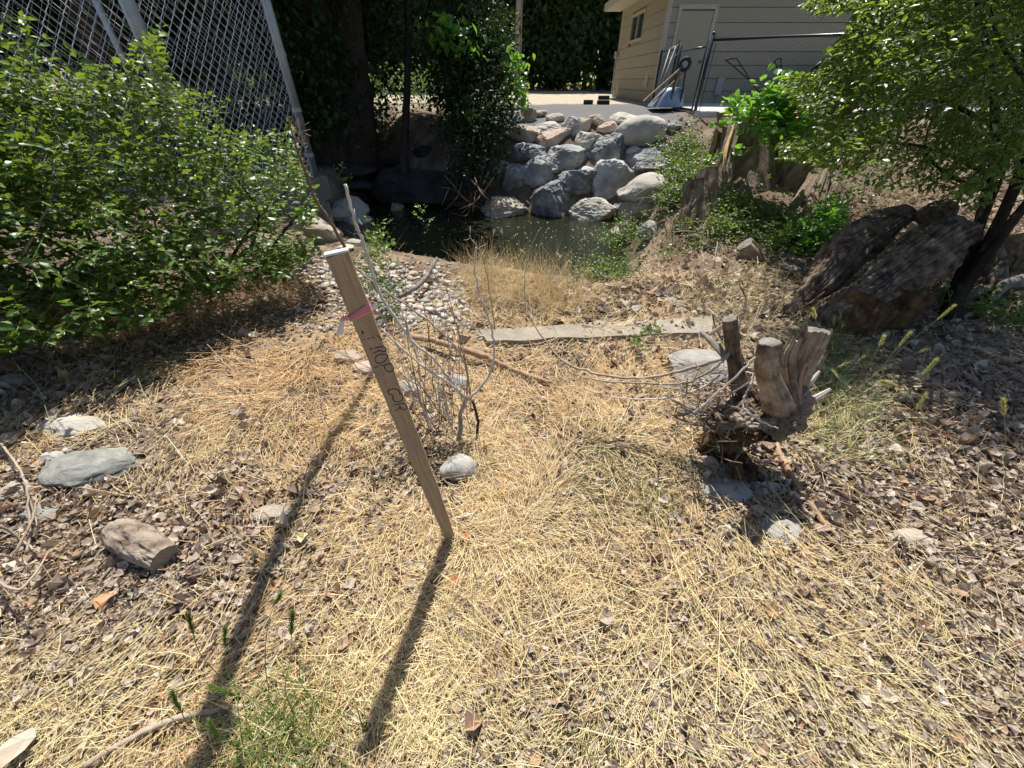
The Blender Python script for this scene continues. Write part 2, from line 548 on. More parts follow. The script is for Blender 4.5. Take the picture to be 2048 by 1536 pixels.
M['r_mid'] = mat_surface('grey_quarry_rock', [(0.30, (.18, .185, .19)), (0.48, (.36, .36, .35)), (0.66, (.58, .57, .54))], scale=2.6, rough=.8, bs=.8, bd=.03, detail=10, obj_rand=.2, second=(2.1, (.08, .085, .095), .58, .66))
M['r_pale'] = mat_surface('pale_sandstone', [(0.3, (.30, .28, .24)), (0.55, (.46, .43, .37)), (0.75, (.56, .53, .47))], scale=2.2, rough=.85, bs=.6, bd=.02, detail=10, obj_rand=.12)
M['r_tan'] = mat_surface('tan_rock', [(0.3, (.22, .18, .14)), (0.55, (.42, .36, .29)), (0.75, (.54, .48, .41))], scale=2.6, rough=.85, bs=.7, bd=.02, detail=10, obj_rand=.2)
M['r_pink'] = mat_surface('pinkish_rock', [(0.3, (.36, .24, .19)), (0.55, (.50, .38, .32)), (0.75, (.60, .54, .50))], scale=2.4, rough=.85, bs=.7, bd=.02, detail=10)
M['r_green'] = mat_surface('grey_green_field_stone', [(0.3, (.11, .115, .10)), (0.5, (.24, .24, .215)), (0.7, (.40, .39, .35))], scale=7, rough=.85, bs=1, bd=.012, detail=10, vscale=(1, 1, 3))
M['r_stone'] = mat_surface('grey_field_stone', [(0.3, (.24, .225, .20)), (0.55, (.36, .345, .315)), (0.75, (.47, .455, .42))], scale=6, rough=.85, bs=.5, bd=.005, detail=10, obj_rand=.15)
M['cobble'] = mat_surface('washed_cobble', [(0.3, (.28, .26, .23)), (0.55, (.42, .395, .35)), (0.8, (.54, .51, .47))], scale=9, rough=.8, bs=.3, bd=.004, obj_rand=.35)
M['cobble_warm'] = mat_surface('tan_cobble', [(0.3, (.38, .29, .21)), (0.6, (.52, .42, .32)), (0.8, (.60, .52, .43))], scale=9, rough=.8, bs=.3, bd=.004, obj_rand=.25)
M['concrete'] = mat_surface('old_concrete', [(0.3, (.22, .19, .145)), (0.6, (.30, .265, .21)), (0.8, (.37, .335, .28))], scale=5, rough=.9, bs=.4, bd=.004, detail=10, second=(2.2, (.26, .235, .20), .58, .75))
M['slab'] = mat_surface('pad_concrete', [(0.3, (.50, .48, .44)), (0.7, (.62, .60, .56))], scale=3, rough=.9, bs=.2, bd=.003)
M['galv'] = mat_plain('galvanised_steel', (.40, .42, .44), .45, .55, .5)
M['wire'] = mat_plain('galvanised_wire', (.66, .68, .70), .35, .15, .6)
M['blackwire'] = mat_plain('black_vinyl_wire', (.015, .017, .02), .5, 0, .5)
M['blackpipe'] = mat_plain('black_painted_pipe', (.012, .015, .022), .28, 0, .6)
M['siding'] = mat_surface('tan_siding', [(0.3, (.29, .262, .195)), (0.7, (.33, .30, .225))], scale=3, rough=.75, bs=.15, bd=.002, vscale=(1, 1, 6), obj_rand=.03)
M['trim'] = mat_plain('cream_trim', (.40, .37, .30), .6)
M['doorpaint'] = mat_plain('tan_door_paint', (.33, .30, .21), .55, var=.05)
M['glass'] = mat_plain('dark_window_glass', (.05, .06, .07), .06, 0, .8)
M['metalblue'] = mat_surface('blue_worn_tray_steel', [(0.3, (.18, .25, .33)), (0.6, (.30, .38, .46)), (0.8, (.38, .45, .52))], scale=4, rough=.35, bs=.1, bd=.003, metal=.35)
M['rubber'] = mat_plain('black_rubber', (.025, .025, .027), .8)
M['redpaint'] = mat_plain('red_engine_cover', (.34, .04, .03), .4)
M['tarp'] = mat_surface('dark_green_tarp', [(0.3, (.02, .09, .075)), (0.7, (.05, .16, .13))], scale=6, rough=.5, bs=.4, bd=.02)
M['ply'] = mat_plain('grey_plastic', (.30, .31, .32), .5)
M['shingle'] = mat_plain('roof_shingle', (.12, .11, .10), .9)

# ---------------------------------------------------------------- ground sheet
def axis(a, b, n, c, k):
    u = np.linspace(-1, 1, n)
    s = np.sinh(u * k) / math.sinh(k)
    return np.where(s < 0, c + s * (c - a), c + s * (b - c))
xs = axis(-150, 150, 310, 0.5, 6.0)
ys = axis(-60, 260, 410, 4.0, 5.6)
X, Y = np.meshgrid(xs, ys)
Z = H(X, Y)
Zc = 0.02 * n2(X, Y, 14, 21, 2) * (1 - sstep(5, 9, np.abs(X) + Y * .6))
Z = Z + Zc
VG = np.stack([X.ravel(), Y.ravel(), Z.ravel()], 1)
nx, ny = len(xs), len(ys)
ii = (np.arange(ny - 1)[:, None] * nx + np.arange(nx - 1)[None]).ravel()
FG = np.stack([ii, ii + 1, ii + nx + 1, ii + nx], 1)
def lerpc(a, b, t): return a * (1 - t[..., None]) + np.array(b) * t[..., None]
nz = n2(X, Y, 2.2, 5); nz2 = n2(X, Y, 9, 6)
C = np.zeros(X.shape + (3,)) + np.array((.135, .10, .075))
C = lerpc(C, (.26, .205, .15), sstep(-.1, .5, nz + .5 * nz2))
C = lerpc(C, (.07, .05, .035), sstep(.25, .6, -nz2) * .8)
# straw-covered part of the yard
C = lerpc(C, (.36, .26, .14), np.clip(sstep(-.4, .2, nz) * sstep(4.8, 3.5, Y) * sstep(2.2, 1.2, np.abs(X - .0)), 0, 1) * .8)
bed = sstep(-.42, -.6, Z)
C = lerpc(C, (.075, .065, .045), bed)
# pale gravel lot and grey gravel apron beyond the rocks
lot = sstep(13.4, 14.6, Y + .5 * nz) * sstep(5.2, 4.6, X)
C = lerpc(C, (.42, .37, .28), lot); C = C * (1 + .18 * (nz2 * lot)[..., None])
gg = sstep(10.1, 10.5, Y) * (1 - sstep(13.4, 14.6, Y + .5 * nz)) * sstep(-1.6, -.6, X) * sstep(4.6, 3.6, X)
C = lerpc(C, (.15, .15, .15), gg)
mead = sstep(31, 36, Y)
C = lerpc(C, (.30, .25, .13), mead)
m, nt, p, out = nodes('earth')
a = nt.nodes.new("ShaderNodeAttribute"); a.attribute_name = "tint"
v = coords(nt)
nn = noise(nt, v, 30, 8, .75)
c = mix(nt, 1.0, a.outputs["Color"], ramp(nt, nn, [(.3, (.62, .6, .58)), (.7, (1.35, 1.33, 1.3))]), 'MULTIPLY')
nt.links.new(c, p.inputs["Base Color"]); p.inputs["Roughness"].default_value = .95; p.inputs["Specular IOR Level"].default_value = .15
bump(nt, p, noise(nt, v, 45, 10, .8), .7, .02)
me = mesh_np('ground', VG, [FG], m, True, col=C.reshape(-1, 3))
g = bpy.data.objects.new('ground', me); COL.objects.link(g); g["kind"] = "structure"

# water in the pool
wm, nt, p, out = nodes('creek_water')
p.inputs["Base Color"].default_value = (.016, .018, .010, 1)
p.inputs["Roughness"].default_value = .05
p.inputs["IOR"].default_value = 1.33
p.inputs["Specular IOR Level"].default_value = .8
v = coords(nt, (1, 2.0, 1))
bump(nt, p, noise(nt, v, 6, 4, .6), .35, .03)
wx = np.linspace(-11, 2.4, 30); rowsV = []
for x in wx:
    yn = float(y_near(x)) - .5; yf = float(y_far(x)) + 1.0
    for k in range(8): rowsV.append((x, yn + (yf - yn) * k / 7, WATER_Z))
FW = [(i * 8 + j, (i + 1) * 8 + j, (i + 1) * 8 + j + 1, i * 8 + j + 1) for i in range(len(wx) - 1) for j in range(7)]
me = mesh_np('creek_water', rowsV, FW, wm, True)
o = bpy.data.objects.new('creek_water', me); COL.objects.link(o); o["kind"] = "structure"

gq = np.random.default_rng(4)
n = 420; wxx = gq.uniform(-3.5, 1.6, n); wyy = y_near(wxx) + (y_far(wxx) - y_near(wxx)) * gq.uniform(0, 1, n)
Rw = frames(np.stack([gq.normal(size=n), gq.normal(size=n), np.zeros(n)], 1), np.array([0, 0, 1.0]) + gq.normal(size=(n, 3)) * .2) * gq.uniform(.008, .035, n)[:, None, None]
V, F, R = scatter(FAR_V, FAR_F, Rw, np.stack([wxx, wyy, np.full(n, WATER_Z + .008)], 1), gq.uniform(0, 1, n))
o = bpy.data.objects.new('floating_debris', mesh_np('floating_debris', V, F, M['straw_pale'], rnd=R)); COL.objects.link(o); o["kind"] = "stuff"

# ---------------------------------------------------------------- rocks
def ico(n):
    import bmesh
    bm = bmesh.new(); bmesh.ops.create_icosphere(bm, subdivisions=n, radius=1)
    V = np.array([v.co[:] for v in bm.verts]); F = np.array([[v.index for v in f.verts] for f in bm.faces], np.int32)
    bm.free(); return V, F
ICO = {k: ico(k) for k in (1, 2, 3, 4, 5)}
def rock(seed, size, angular=0.7, lod=4, rough=0.06, rot=None):
    g = np.random.default_rng(seed)
    V, F = ICO[lod]; V = V.copy()
    n = int(6 + angular * 6)
    for _ in range(n):
        d = rand_dirs(1, g)[0]; h = g.uniform(.48 + .28 * (1 - angular), .78)
        s = V @ d - h
        V = V - np.outer(np.clip(s, 0, None), d) * (0.93)
    V = V * (1 + .16 * fbm(V * 1.3 + seed, seed, 2)[:, None])
    rr = fbm(V * 3.6 + seed * 3.1, seed + 1, 5, .6)
    V = V * (1 + rough * (rr - .5 * np.abs(vnoise(V * 9, seed)))[:, None])
    V /= (V.max(0) - V.min(0)) / 2
    V -= (V.max(0) + V.min(0)) / 2
    V = V * np.array(size) / 2
    a = g.uniform(0, 6.28) if rot is None else rot
    ca, sa = math.cos(a), math.sin(a)
    if rot is not None:
        V = V @ np.array([[ca, sa, 0], [-sa, ca, 0], [0, 0, 1]])
    return V, F

def put_rock(name, px, py, w, h, mat, label, cat='rock', seed=0, angular=.7, lod=4, rough=.06, sink=.25, group=None, thick=None, smooth=False, rot=None, depth=None):
    """a rock whose silhouette centre is seen at px,py with size w x h (photo pixels), resting on the terrain"""
    P, t = gp(px, py + h * .25)
    u, f, d = ray(px, py)
    W = w * t / FPX
    el = math.atan2(CAM_H - P[2], P[1])
    Hh = h * t * t / (FPX * max(P[1], .3))          # height if standing upright
    # visible height mixes upright size and ground depth
    D = depth if depth else W * .8
    zz = max(.25 * W, min(Hh, (h * t / FPX - D * math.sin(el) * .5) / max(math.cos(el), .35))) if thick is None else thick
    V, F = rock(seed, (W, D, zz), angular, lod, rough, rot)
    c = np.array([P[0], P[1] + D * .15, H(P[0], P[1]) + zz * (.5 - sink)])
    if depth is None and thick is None:
        c = np.array([u * t, f * t, CAM_H + d * t]) + np.array([0, D * .2, -.0])
    return solo(name, V + c, [F], M[mat], label, cat, group=group, smooth=smooth)

B = [(285, 830, 235, 120, 'r_tan', 'flat brown boulder under the shrub at the upper left end of the rock wall'),
     (335, 715, 90, 110, 'r_tan', 'upright pale brown rock at the top left of the rock wall beside the shrub'),
     (455, 785, 155, 65, 'r_pale', 'low flat pale rock in the top course of the wall above the pinkish boulder'),
     (485, 862, 240, 125, 'r_pink', 'broad boulder with a pinkish tan top in the upper left of the rock wall'),
     (412, 805, 60, 60, 'r_mid', 'small grey rock wedged left of the pinkish boulder'),
     (580, 770, 110, 95, 'r_mid', 'grey block in the middle of the top course of the rock wall'),
     (622, 815, 64, 95, 'r_mid', 'narrow upright grey rock standing in front of the top course'),
     (672, 780, 80, 100, 'r_tan', 'tan upright block between grey rocks in the top course'),
     (750, 752, 110, 85, 'r_tan', 'rounded tan rock on the crest of the rock wall below the gravel'),
     (815, 797, 115, 88, 'r_pink', 'pink and white rock beside the large pale boulder'),
     (700, 885, 180, 125, 'r_pale', 'flat topped pale block above the big black boulder'),
     (828, 935, 255, 195, 'r_dark', 'large blackish angular boulder in the centre of the rock wall'),
     (935, 742, 190, 90, 'r_pale', 'long pale grey slab on the crest right of the gravel'),
     (1010, 822, 300, 190, 'r_pale', 'largest smooth pale boulder at the upper right of the rock wall'),
     (335, 960, 225, 135, 'r_dark', 'dark angular boulder below the flat brown one on the left side'),
     (575, 990, 275, 160, 'r_mid', 'wide grey faceted boulder left of the blackish centre boulder'),
     (978, 940, 85, 75, 'r_mid', 'small grey rock tucked under the largest smooth pale boulder'),
     (1065, 1015, 260, 165, 'r_dark', 'dark boulder half hidden by vines on the right side of the wall'),
     (385, 1078, 215, 195, 'r_mid', 'tall pale faced grey boulder in the left middle of the wall'),
     (112, 1105, 195, 225, 'r_dark', 'shaded dark boulder at the far left foot of the rock wall'),
     (245, 1130, 130, 190, 'r_dark', 'dark narrow boulder between the shaded one and the tall grey one'),
     (615, 1145, 275, 185, 'r_dark', 'dark rounded boulder in the second course above the pool'),
     (852, 1135, 245, 255, 'r_mid', 'tall grey boulder with pale streaks right of the dark rounded one'),
     (675, 1060, 120, 62, 'r_mid', 'small flat grey rock perched between two courses of boulders'),
     (1075, 1182, 315, 195, 'r_pale', 'smooth pale pointed boulder at the lower right of the rock wall'),
     (488, 1275, 265, 260, 'r_dark', 'craggy dark pointed boulder standing at the water edge'),
     (200, 1312, 325, 175, 'r_tan', 'tan boulder with dappled sun at the left of the pool edge'),
     (740, 1330, 285, 185, 'r_pale', 'pale craggy block at the water edge under the dark rounded boulder'),
     (1010, 1300, 210, 130, 'r_tan', 'brown shaded rock under the smooth pale pointed boulder'),
     (1082, 1420, 135, 105, 'r_mid', 'grey rock half buried on the right bank beside the pool'),
     (930, 1442, 160, 85, 'r_tan', 'low brown rock at the right corner of the pool'),
     (495, 730, 100, 60, 'r_pale', 'pale rock touching the gravel at the top left of the wall'),
     (205, 690, 110, 70, 'r_pale', 'whitish rock at the far upper left behind the shrub leaves'),
     (640, 742, 80, 40, 'r_pale', 'small pale rock behind the grey block on the crest'),
     (885, 1312, 80, 105, 'r_dark', 'dark narrow rock at the water edge right of the pale craggy block'),
     (1222, 782, 100, 75, 'r_mid', 'grey rock in dry leaves below the black fence'),
     (250, 740, 90, 60, 'r_mid', 'grey rock behind the upright pale brown rock'),
     (1145, 905, 50, 35, 'r_pale', 'small white rock in the leaves right of the largest pale boulder'),
     (400, 705, 80, 50, 'r_tan', 'small tan rock between pale rocks on the left crest')]
for i, (zx, zy, w, h, mt, lab) in enumerate(B):
    smoothy = 'smooth' in lab
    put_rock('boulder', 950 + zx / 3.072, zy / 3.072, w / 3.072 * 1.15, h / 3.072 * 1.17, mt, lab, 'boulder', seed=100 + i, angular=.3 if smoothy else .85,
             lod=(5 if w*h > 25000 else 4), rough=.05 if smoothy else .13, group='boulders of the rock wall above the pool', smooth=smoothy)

# shaded ledge and rocks of the left bank
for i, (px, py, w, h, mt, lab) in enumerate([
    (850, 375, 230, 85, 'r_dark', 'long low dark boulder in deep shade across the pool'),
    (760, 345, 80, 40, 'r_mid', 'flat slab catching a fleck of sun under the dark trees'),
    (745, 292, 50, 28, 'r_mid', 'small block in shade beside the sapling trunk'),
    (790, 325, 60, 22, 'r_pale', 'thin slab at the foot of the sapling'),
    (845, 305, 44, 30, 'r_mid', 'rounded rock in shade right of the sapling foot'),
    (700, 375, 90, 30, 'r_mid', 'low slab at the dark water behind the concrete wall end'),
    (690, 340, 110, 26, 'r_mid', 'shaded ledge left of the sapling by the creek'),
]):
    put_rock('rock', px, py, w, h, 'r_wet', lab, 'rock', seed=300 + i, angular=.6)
# near left bank
for i, (px, py, w, h, mt, lab, an) in enumerate([
    (682, 432, 105, 78, 'r_pale', 'broken pale concrete rubble heaped below the wall end', .95),
    (725, 462, 80, 60, 'r_pale', 'lower piece of broken pale rubble beside the small stump', .95),
    (643, 470, 70, 60, 'r_tan', 'brown rubble piece beneath the shrub leaves', .95),
    (738, 428, 36, 30, 'r_pale', 'rounded pale rock between rubble and small stump', .4),
    (775, 482, 110, 42, 'r_tan', 'flat tan rock behind green grass on the near shore', .5),
    (708, 487, 32, 18, 'r_pale', 'small bright white stone left of the flat tan rock', .3),
    (690, 497, 36, 12, 'r_pale', 'thin pale stone just beyond the stake top', .3),
    (838, 466, 40, 14, 'r_mid', 'low grey stone wet at the edge of the pool', .4),
    (870, 472, 60, 18, 'r_mid', 'flat grey rock lying under shallow water', .3),
]):
    put_rock('rock', px, py, w, h, mt, lab, 'rock', seed=340 + i, angular=an, rough=.12 if an > .8 else .05)

# cobbles beside the pool
cob = []
for s in range(9):
    Vc, Fc = rock(500 + s, (1, .75, .5), .75, 2, .05)
    cob.append(mesh_np('cobble', Vc, [Fc], M['cobble' if s % 4 else 'cobble_warm'], True))
poly = [(588, 528), (640, 515), (700, 520), (800, 535), (880, 545), (935, 560), (938, 620), (905, 645), (800, 650), (700, 600), (600, 560)]
cnt = 0; tries = 0; placed = []
gq = np.random.default_rng(11)
cpx, cpy = gq.uniform(585, 945, 7600), gq.uniform(512, 655, 7600)
sel = in_poly(cpx, cpy, poly); cP = gps(cpx[sel], cpy[sel])[0]
for P in cP:
    if cnt >= 295: break
    s = gq.uniform(.045, .125) * gq.uniform(.75, 1)
    if any((P[0] - q[0]) ** 2 + (P[1] - q[1]) ** 2 < (0.36 * (s + q[2])) ** 2 for q in placed): continue
    placed.append((P[0], P[1], s))
    a = gq.uniform(0, 6.28); tl = gq.normal(0, .25)
    R = np.array([[math.cos(a), -math.sin(a), tl], [math.sin(a), math.cos(a), 0], [-tl, 0, 1]]) * s
    o = inst('cobble', cob[int(gq.integers(9))], R, (P[0], P[1], P[2] + s * .12))
    o["label"] = 'one of the rounded pale river cobbles spread beside the pool'; o["category"] = 'cobble'
    o["group"] = 'river cobbles on the near shore'
    cnt += 1

# fine pebbles and gravel between the cobbles
gq = np.random.default_rng(12)
n = 2600; ppx, ppy = gq.uniform(585, 1000, n), gq.uniform(508, 668, n)
k_ = gq.uniform(size=n) < np.exp(-(np.abs(ppx - 790) / 200) ** 3 - (np.abs(ppy - 590) / 75) ** 3)
Pp = gps(ppx[k_], ppy[k_])[0]; n = len(Pp)
Rp = frames(rand_dirs(n, gq) * (1, 1, .3), np.array([0, 0, 1.0]) + gq.normal(size=(n, 3)) * .3) * (np.exp(gq.normal(math.log(.022), .4, n)))[:, None, None]
pv, pf = rock(520, (1, 1.2, .6), .3, 1, .02)
V, F, R = scatter(pv, [tuple(f) for f in pf], Rp, Pp + (0, 0, .004), gq.uniform(0, 1, n))
pm = mat_leaf('pebble', [(0, (.30, .27, .23)), (.4, (.42, .38, .33)), (.7, (.22, .20, .18)), (1, (.54, .50, .45))], tfac=0, rough=.8, spec=.2)
o = bpy.data.objects.new('gravel', mesh_np('gravel', V, F, pm, True, rnd=R)); COL.objects.link(o); o["kind"] = "stuff"

# ---------------------------------------------------------------- concrete strip in the yard
def ribbon_block(name, quad, top, th, mat, label, cat):
    """block whose top follows 4 ground corners given as photo pixels"""
    n = 14
    P = [gp(*q)[0] for q in quad]
    V = []
    for k in range(n + 1):
        u = k / n
        a = P[0] * (1 - u) + P[1] * u; b = P[3] * (1 - u) + P[2] * u
        j = .012 * vnoise(np.array([[k * 1.7, 0, 1.0]]), 5)[0]; j2 = .015 * vnoise(np.array([[k * 1.3, 9, 1.0]]), 5)[0]
        for q, jj in ((a, j), (b, j2)):
            V.append((q[0], q[1] + jj, q[2] + top)); V.append((q[0], q[1] + jj, q[2] + top - th))
    F = []
    for k in range(n):
        i = 4 * k; j = i + 4
        F += [(i, i + 2, j + 2, j), (i + 1, j + 1, j + 3, i + 3), (i, j, j + 1, i + 1), (i + 2, i + 3, j + 3, j + 2)]
    F += [(0, 1, 3, 2), (4 * n, 4 * n + 2, 4 * n + 3, 4 * n + 1)]
    return solo(name, V, F, M[mat], label, cat)
ribbon_block('concrete_strip', [(958, 668), (1425, 641), (1420, 671), (975, 690)], .04, .15, 'concrete', 'low weathered half buried concrete strip crossing the dry yard', 'concrete strip')

# ---------------------------------------------------------------- tall galvanised fence on the left
PA = np.array([-3.56, 7.8]); dA = np.array([-.125, -1.0]); dA /= np.linalg.norm(dA)
TOPZ = .22
fence = thing('chain_link_fence', 'tall galvanised chain link fence on a concrete curb behind the left shrub', 'fence', (-3.7, 6.6, TOPZ))
FH = 3.9
def chain(a, d, L, z0, z1, w, h, r, name, mat, parent, seg3=True):
    cols = int(L / w); rows = int((z1 - z0) / h)
    nrm = np.array([-d[1], d[0], 0.0])
    Vs, Fs, n = [], [], 0
    dd = np.array([d[0], d[1], 0.0])
    k = np.arange(rows + 1)
    allV = []
    for c in range(cols):
        e0 = ((k + c) % 2)
        x = (c + e0 * 1.06 - .03) * w
        off = np.where(e0 == 0, r * 1.0, -r * 1.0)
        P = np.array([a[0], a[1], z0])[None] + np.outer(x, dd) + np.outer(k * h, (0, 0, 1)) + np.outer(off, nrm)
        allV.append(P)
    A = np.array(allV)                     # cols, rows+1, 3
    # triangular prisms along segments
    offs = np.array([dd * r, -dd * r * .5 + nrm * r * .87, -dd * r * .5 - nrm * r * .87])
    V = (A[:, :, None, :] + offs[None, None]).reshape(-1, 3)
    base = (np.arange(cols)[:, None] * (rows + 1) + np.arange(rows)[None]).ravel() * 3
    F = []
    for j in range(3):
        q = (j + 1) % 3
        F.append(np.stack([base + j, base + q, base + 3 + q, base + 3 + j], 1))
    return part(name, V, [np.concatenate(F)], mat, parent, kind='stuff')
def p3(a, d, s, z): return np.array([a[0] + d[0] * s, a[1] + d[1] * s, z])
chain(PA + dA * .06, dA, 5.9, TOPZ + .03, TOPZ + FH - .05, .072, .072, .0038, 'chain_link_mesh', M['wire'], fence)
dB = np.array([-1.0, .02]); dB /= np.linalg.norm(dB)
chain(PA + dB * .06, dB, 7.5, TOPZ + .05, TOPZ + FH - .05, .072, .072, .0038, 'chain_link_mesh', M['wire'], fence)
for s in (0, 2.42, 4.84):
    MB().tube([p3(PA, dA, s, TOPZ), p3(PA, dA, s, TOPZ + FH)], .068, 14).build('post', M['galv'], fence, smooth=True)
    if s:
        for z in (1.25, 2.5):
            q = p3(PA, dA, s, TOPZ + z)
            b = MB(); b.tube([q - (0, 0, .035), q + (0, 0, .035)], .078, 12); b.box(q + np.array([.09, 0, 0]), (.05, .02, .04)); b.build('clamp', M['galv'], fence)
for z in (.35, 1.0, 1.7):
    q = p3(PA, dA, 0, TOPZ + z)
    MB().tube([q - (0, 0, .03), q + (0, 0, .03)], .076, 12).build('clamp', M['galv'], fence)
for s in (2.5, 5.0, 7.5):
    MB().tube([p3(PA, dB, s, TOPZ - .1), p3(PA, dB, s, TOPZ + FH)], .05, 10).build('post', M['galv'], fence, smooth=True)
MB().tube([p3(PA, dB, .05, TOPZ + .12), p3(PA, dB, 7.5, TOPZ + .12)], .022, 8).build('rail', M['galv'], fence, smooth=True)
MB().tube([p3(PA, dA, .05, TOPZ + FH), p3(PA, dA, 5.9, TOPZ + FH)], .026, 8).build('rail', M['galv'], fence, smooth=True)
MB().tube([p3(PA, dB, .05, TOPZ + FH), p3(PA, dB, 7.5, TOPZ + FH)], .026, 8).build('rail', M['galv'], fence, smooth=True)
MB().tube([p3(PA, dA, .07, TOPZ + .05), p3(PA, dA, .07, TOPZ + FH)], .005, 4).build('tension_bar', M['wire'], fence)
# curb
ang = math.atan2(dA[1], dA[0])
def curb(a, d, s0, s1, w, z0, z1, name, parent, side=0.0):
    ddd = np.array([d[0], d[1], 0]); nn = np.array([-d[1], d[0], 0])
    c = np.array([a[0], a[1], 0]) + ddd * (s0 + s1) / 2 + nn * side + np.array([0, 0, (z0 + z1) / 2])
    R = np.stack([ddd, nn, [0, 0, 1]], 1)
    return MB().box(c, (abs(s1 - s0), w, z1 - z0), R, bevel=.012).build(name, M['concrete'], parent)
wall = thing('concrete_curb_wall', 'grey concrete footing wall under the tall fence, its end facing the creek', 'wall', (-3.6, 7.0, -.3))
curb(PA, dA, -.17, 6.0, .26, -.16, TOPZ, 'wall_block', wall)
curb(PA, dA, .1, 6.0, .34, -.75, -.163, 'footing', wall, 0.02)
curb(PA, dB, .14, 8.0, .24, -.12, TOPZ - .004, 'wall_block', wall)

# ---------------------------------------------------------------- house
HZ = 1.04
house = thing('tan_sided_house', 'tan lap sided house corner with small window and plain door beyond the rocks', 'house', (4.3, 14.5, HZ))
XW, YF, YB, XR, WT = 4.25, 14.5, 20.2, 19.0, HZ + 2.72
MB().box(((XW + XR) / 2, (YF + YB) / 2, HZ + 1.2), (XR - XW - .06, YB - YF - .06, 2.4 + .56)).build('wall_core', M['siding'], house)
nb, bh = 9, 2.72 / 9
DX0, DX1, DTOP = 4.62, 5.50, HZ + 2.06
for k in range(nb):
    z = HZ + k * bh
    # front: boards left and right of the door, full above it
    spans = [(XW + .09, XR)] if z >= DTOP - .02 else [(XW + .09, DX0 - .10), (DX1 + .10, XR)]
    if z < DTOP < z + bh: spans = [(XW + .09, DX0 - .10), (DX1 + .10, XR)]
    for x0, x1 in spans:
        V = [(x0, YF - .002, z), (x1, YF - .002, z), (x1, YF - .034, z + .004), (x0, YF - .034, z + .004), (x0, YF - .002, z + bh - .009), (x1, YF - .002, z + bh - .009), (x1, YF - .012, z + bh - .009), (x0, YF - .012, z + bh - .009)]
        part('siding_board', V, [(0, 3, 2, 1), (3, 7, 6, 2), (4, 5, 6, 7), (0, 4, 7, 3), (1, 2, 6, 5)], M['siding'], house)
    x = XW
    y0, y1 = YF + .09, YB
    sp = [(y0, y1)]
    if HZ + 1.62 < z + bh * .5 < HZ + 2.34: sp = [(y0, 16.86 - .07), (18.5 + .07, y1)]
    for a0, a1 in sp:
        V = [(x + .002, a0, z), (x + .002, a1, z), (x - .034, a1, z + .004), (x - .034, a0, z + .004), (x + .002, a0, z + bh - .009), (x + .002, a1, z + bh - .009), (x - .012, a1, z + bh - .009), (x - .012, a0, z + bh - .009)]
        part('siding_board', V, [(0, 1, 2, 3), (3, 2, 6, 7), (4, 7, 6, 5), (0, 3, 7, 4), (1, 5, 6, 2)], M['siding'], house)
MB().box((XW + .035, YF + .035, HZ + 1.36), (.12, .12, 2.72), bevel=.004).build('corner_trim', M['trim'], house)
MB().box((XW + .035, YB + .05, HZ + 1.36), (.12, .10, 2.72), bevel=.004).build('corner_trim', M['trim'], house)
# door
dr = MB().box(((DX0 + DX1) / 2, YF - .008, HZ + 1.03), (DX1 - DX0 - .01, .04, 2.02), bevel=.004).build('door', M['doorpaint'], house)
b = MB(); b.tube([(DX1 - .08, YF - .03, HZ + .98), (DX1 - .08, YF - .075, HZ + .98)], .03, 10); b.build('handle', M['rubber'], dr)
f = MB()
f.box((DX0 - .05, YF - .02, HZ + 1.06), (.095, .05, 2.12)); f.box((DX1 + .05, YF - .02, HZ + 1.06), (.095, .05, 2.12)); f.box(((DX0 + DX1) / 2, YF - .021, DTOP + .063), (DX1 - DX0 + .2, .054, .095))
f.build('door_frame', M['trim'], house)
# window in the side wall
wy0, wy1, wz0, wz1 = 16.86, 18.5, HZ + 1.66, HZ + 2.28
w = MB()
w.box((XW - .02, wy0 - .03, (wz0 + wz1) / 2), (.05, .07, wz1 - wz0 + .12)); w.box((XW - .02, wy1 + .03, (wz0 + wz1) / 2), (.05, .07, wz1 - wz0 + .12))
w.box((XW - .021, (wy0 + wy1) / 2, wz1 + .03), (.052, wy1 - wy0, .07)); w.box((XW - .021, (wy0 + wy1) / 2, wz0 - .03), (.052, wy1 - wy0, .07)); w.box((XW - .022, (wy0 + wy1) / 2, (wz0 + wz1) / 2), (.04, .05, wz1 - wz0))
win = w.build('window', M['trim'], house)
MB().box((XW + .0, (wy0 * .75 + wy1 * .25), (wz0 + wz1) / 2), (.012, (wy1 - wy0) / 2 - .03, wz1 - wz0)).build('pane', M['glass'], win)
MB().box((XW + .0, (wy0 * .25 + wy1 * .75), (wz0 + wz1) / 2), (.012, (wy1 - wy0) / 2 - .03, wz1 - wz0)).build('pane', M['glass'], win)
# roof with overhang and fascia
rf = part('roof', [(XW - .62, YF - .25, WT - .03), (XR + .5, YF - .25, WT - .03), (XR + .5, YB + .6, WT - .03), (XW - .62, YB + .6, WT - .03), (XW - .62, YF - .25, WT + .16), (XR + .5, YF - .25, WT + .16), (XR + .5, YB + .6, WT + .16), (XW - .62, YB + .6, WT + .16), (XW + 2.6, YF - .25, WT + 1.4), (XW + 2.6, YB + .6, WT + 1.4), (XR + .5, YF - .25, WT + 1.4), (XR + .5, YB + .6, WT + 1.4)],
          [(0, 3, 2, 1), (0, 1, 5, 4), (3, 7, 6, 2), (0, 4, 7, 3), (4, 8, 9, 7), (8, 10, 11, 9), (1, 2, 6, 5), (4, 5, 10, 8), (7, 9, 11, 6), (5, 6, 11, 10)], M['shingle'], house)
MB().box((XW - .64, (YF + YB) / 2 + .18, WT + .06), (.03, YB - YF + .9, .2)).build('fascia_board', M['trim'], house)
MB().box((XW - .31, (YF + YB) / 2 + .18, WT - .045), (.60, YB - YF + .84, .02)).build('soffit', M['trim'], house)
def wall_x(px, py):                                  # a point on the side wall
    u, f, d = ray(px, py); t = XW / u
    return np.array([XW, f * t, CAM_H + d * t])
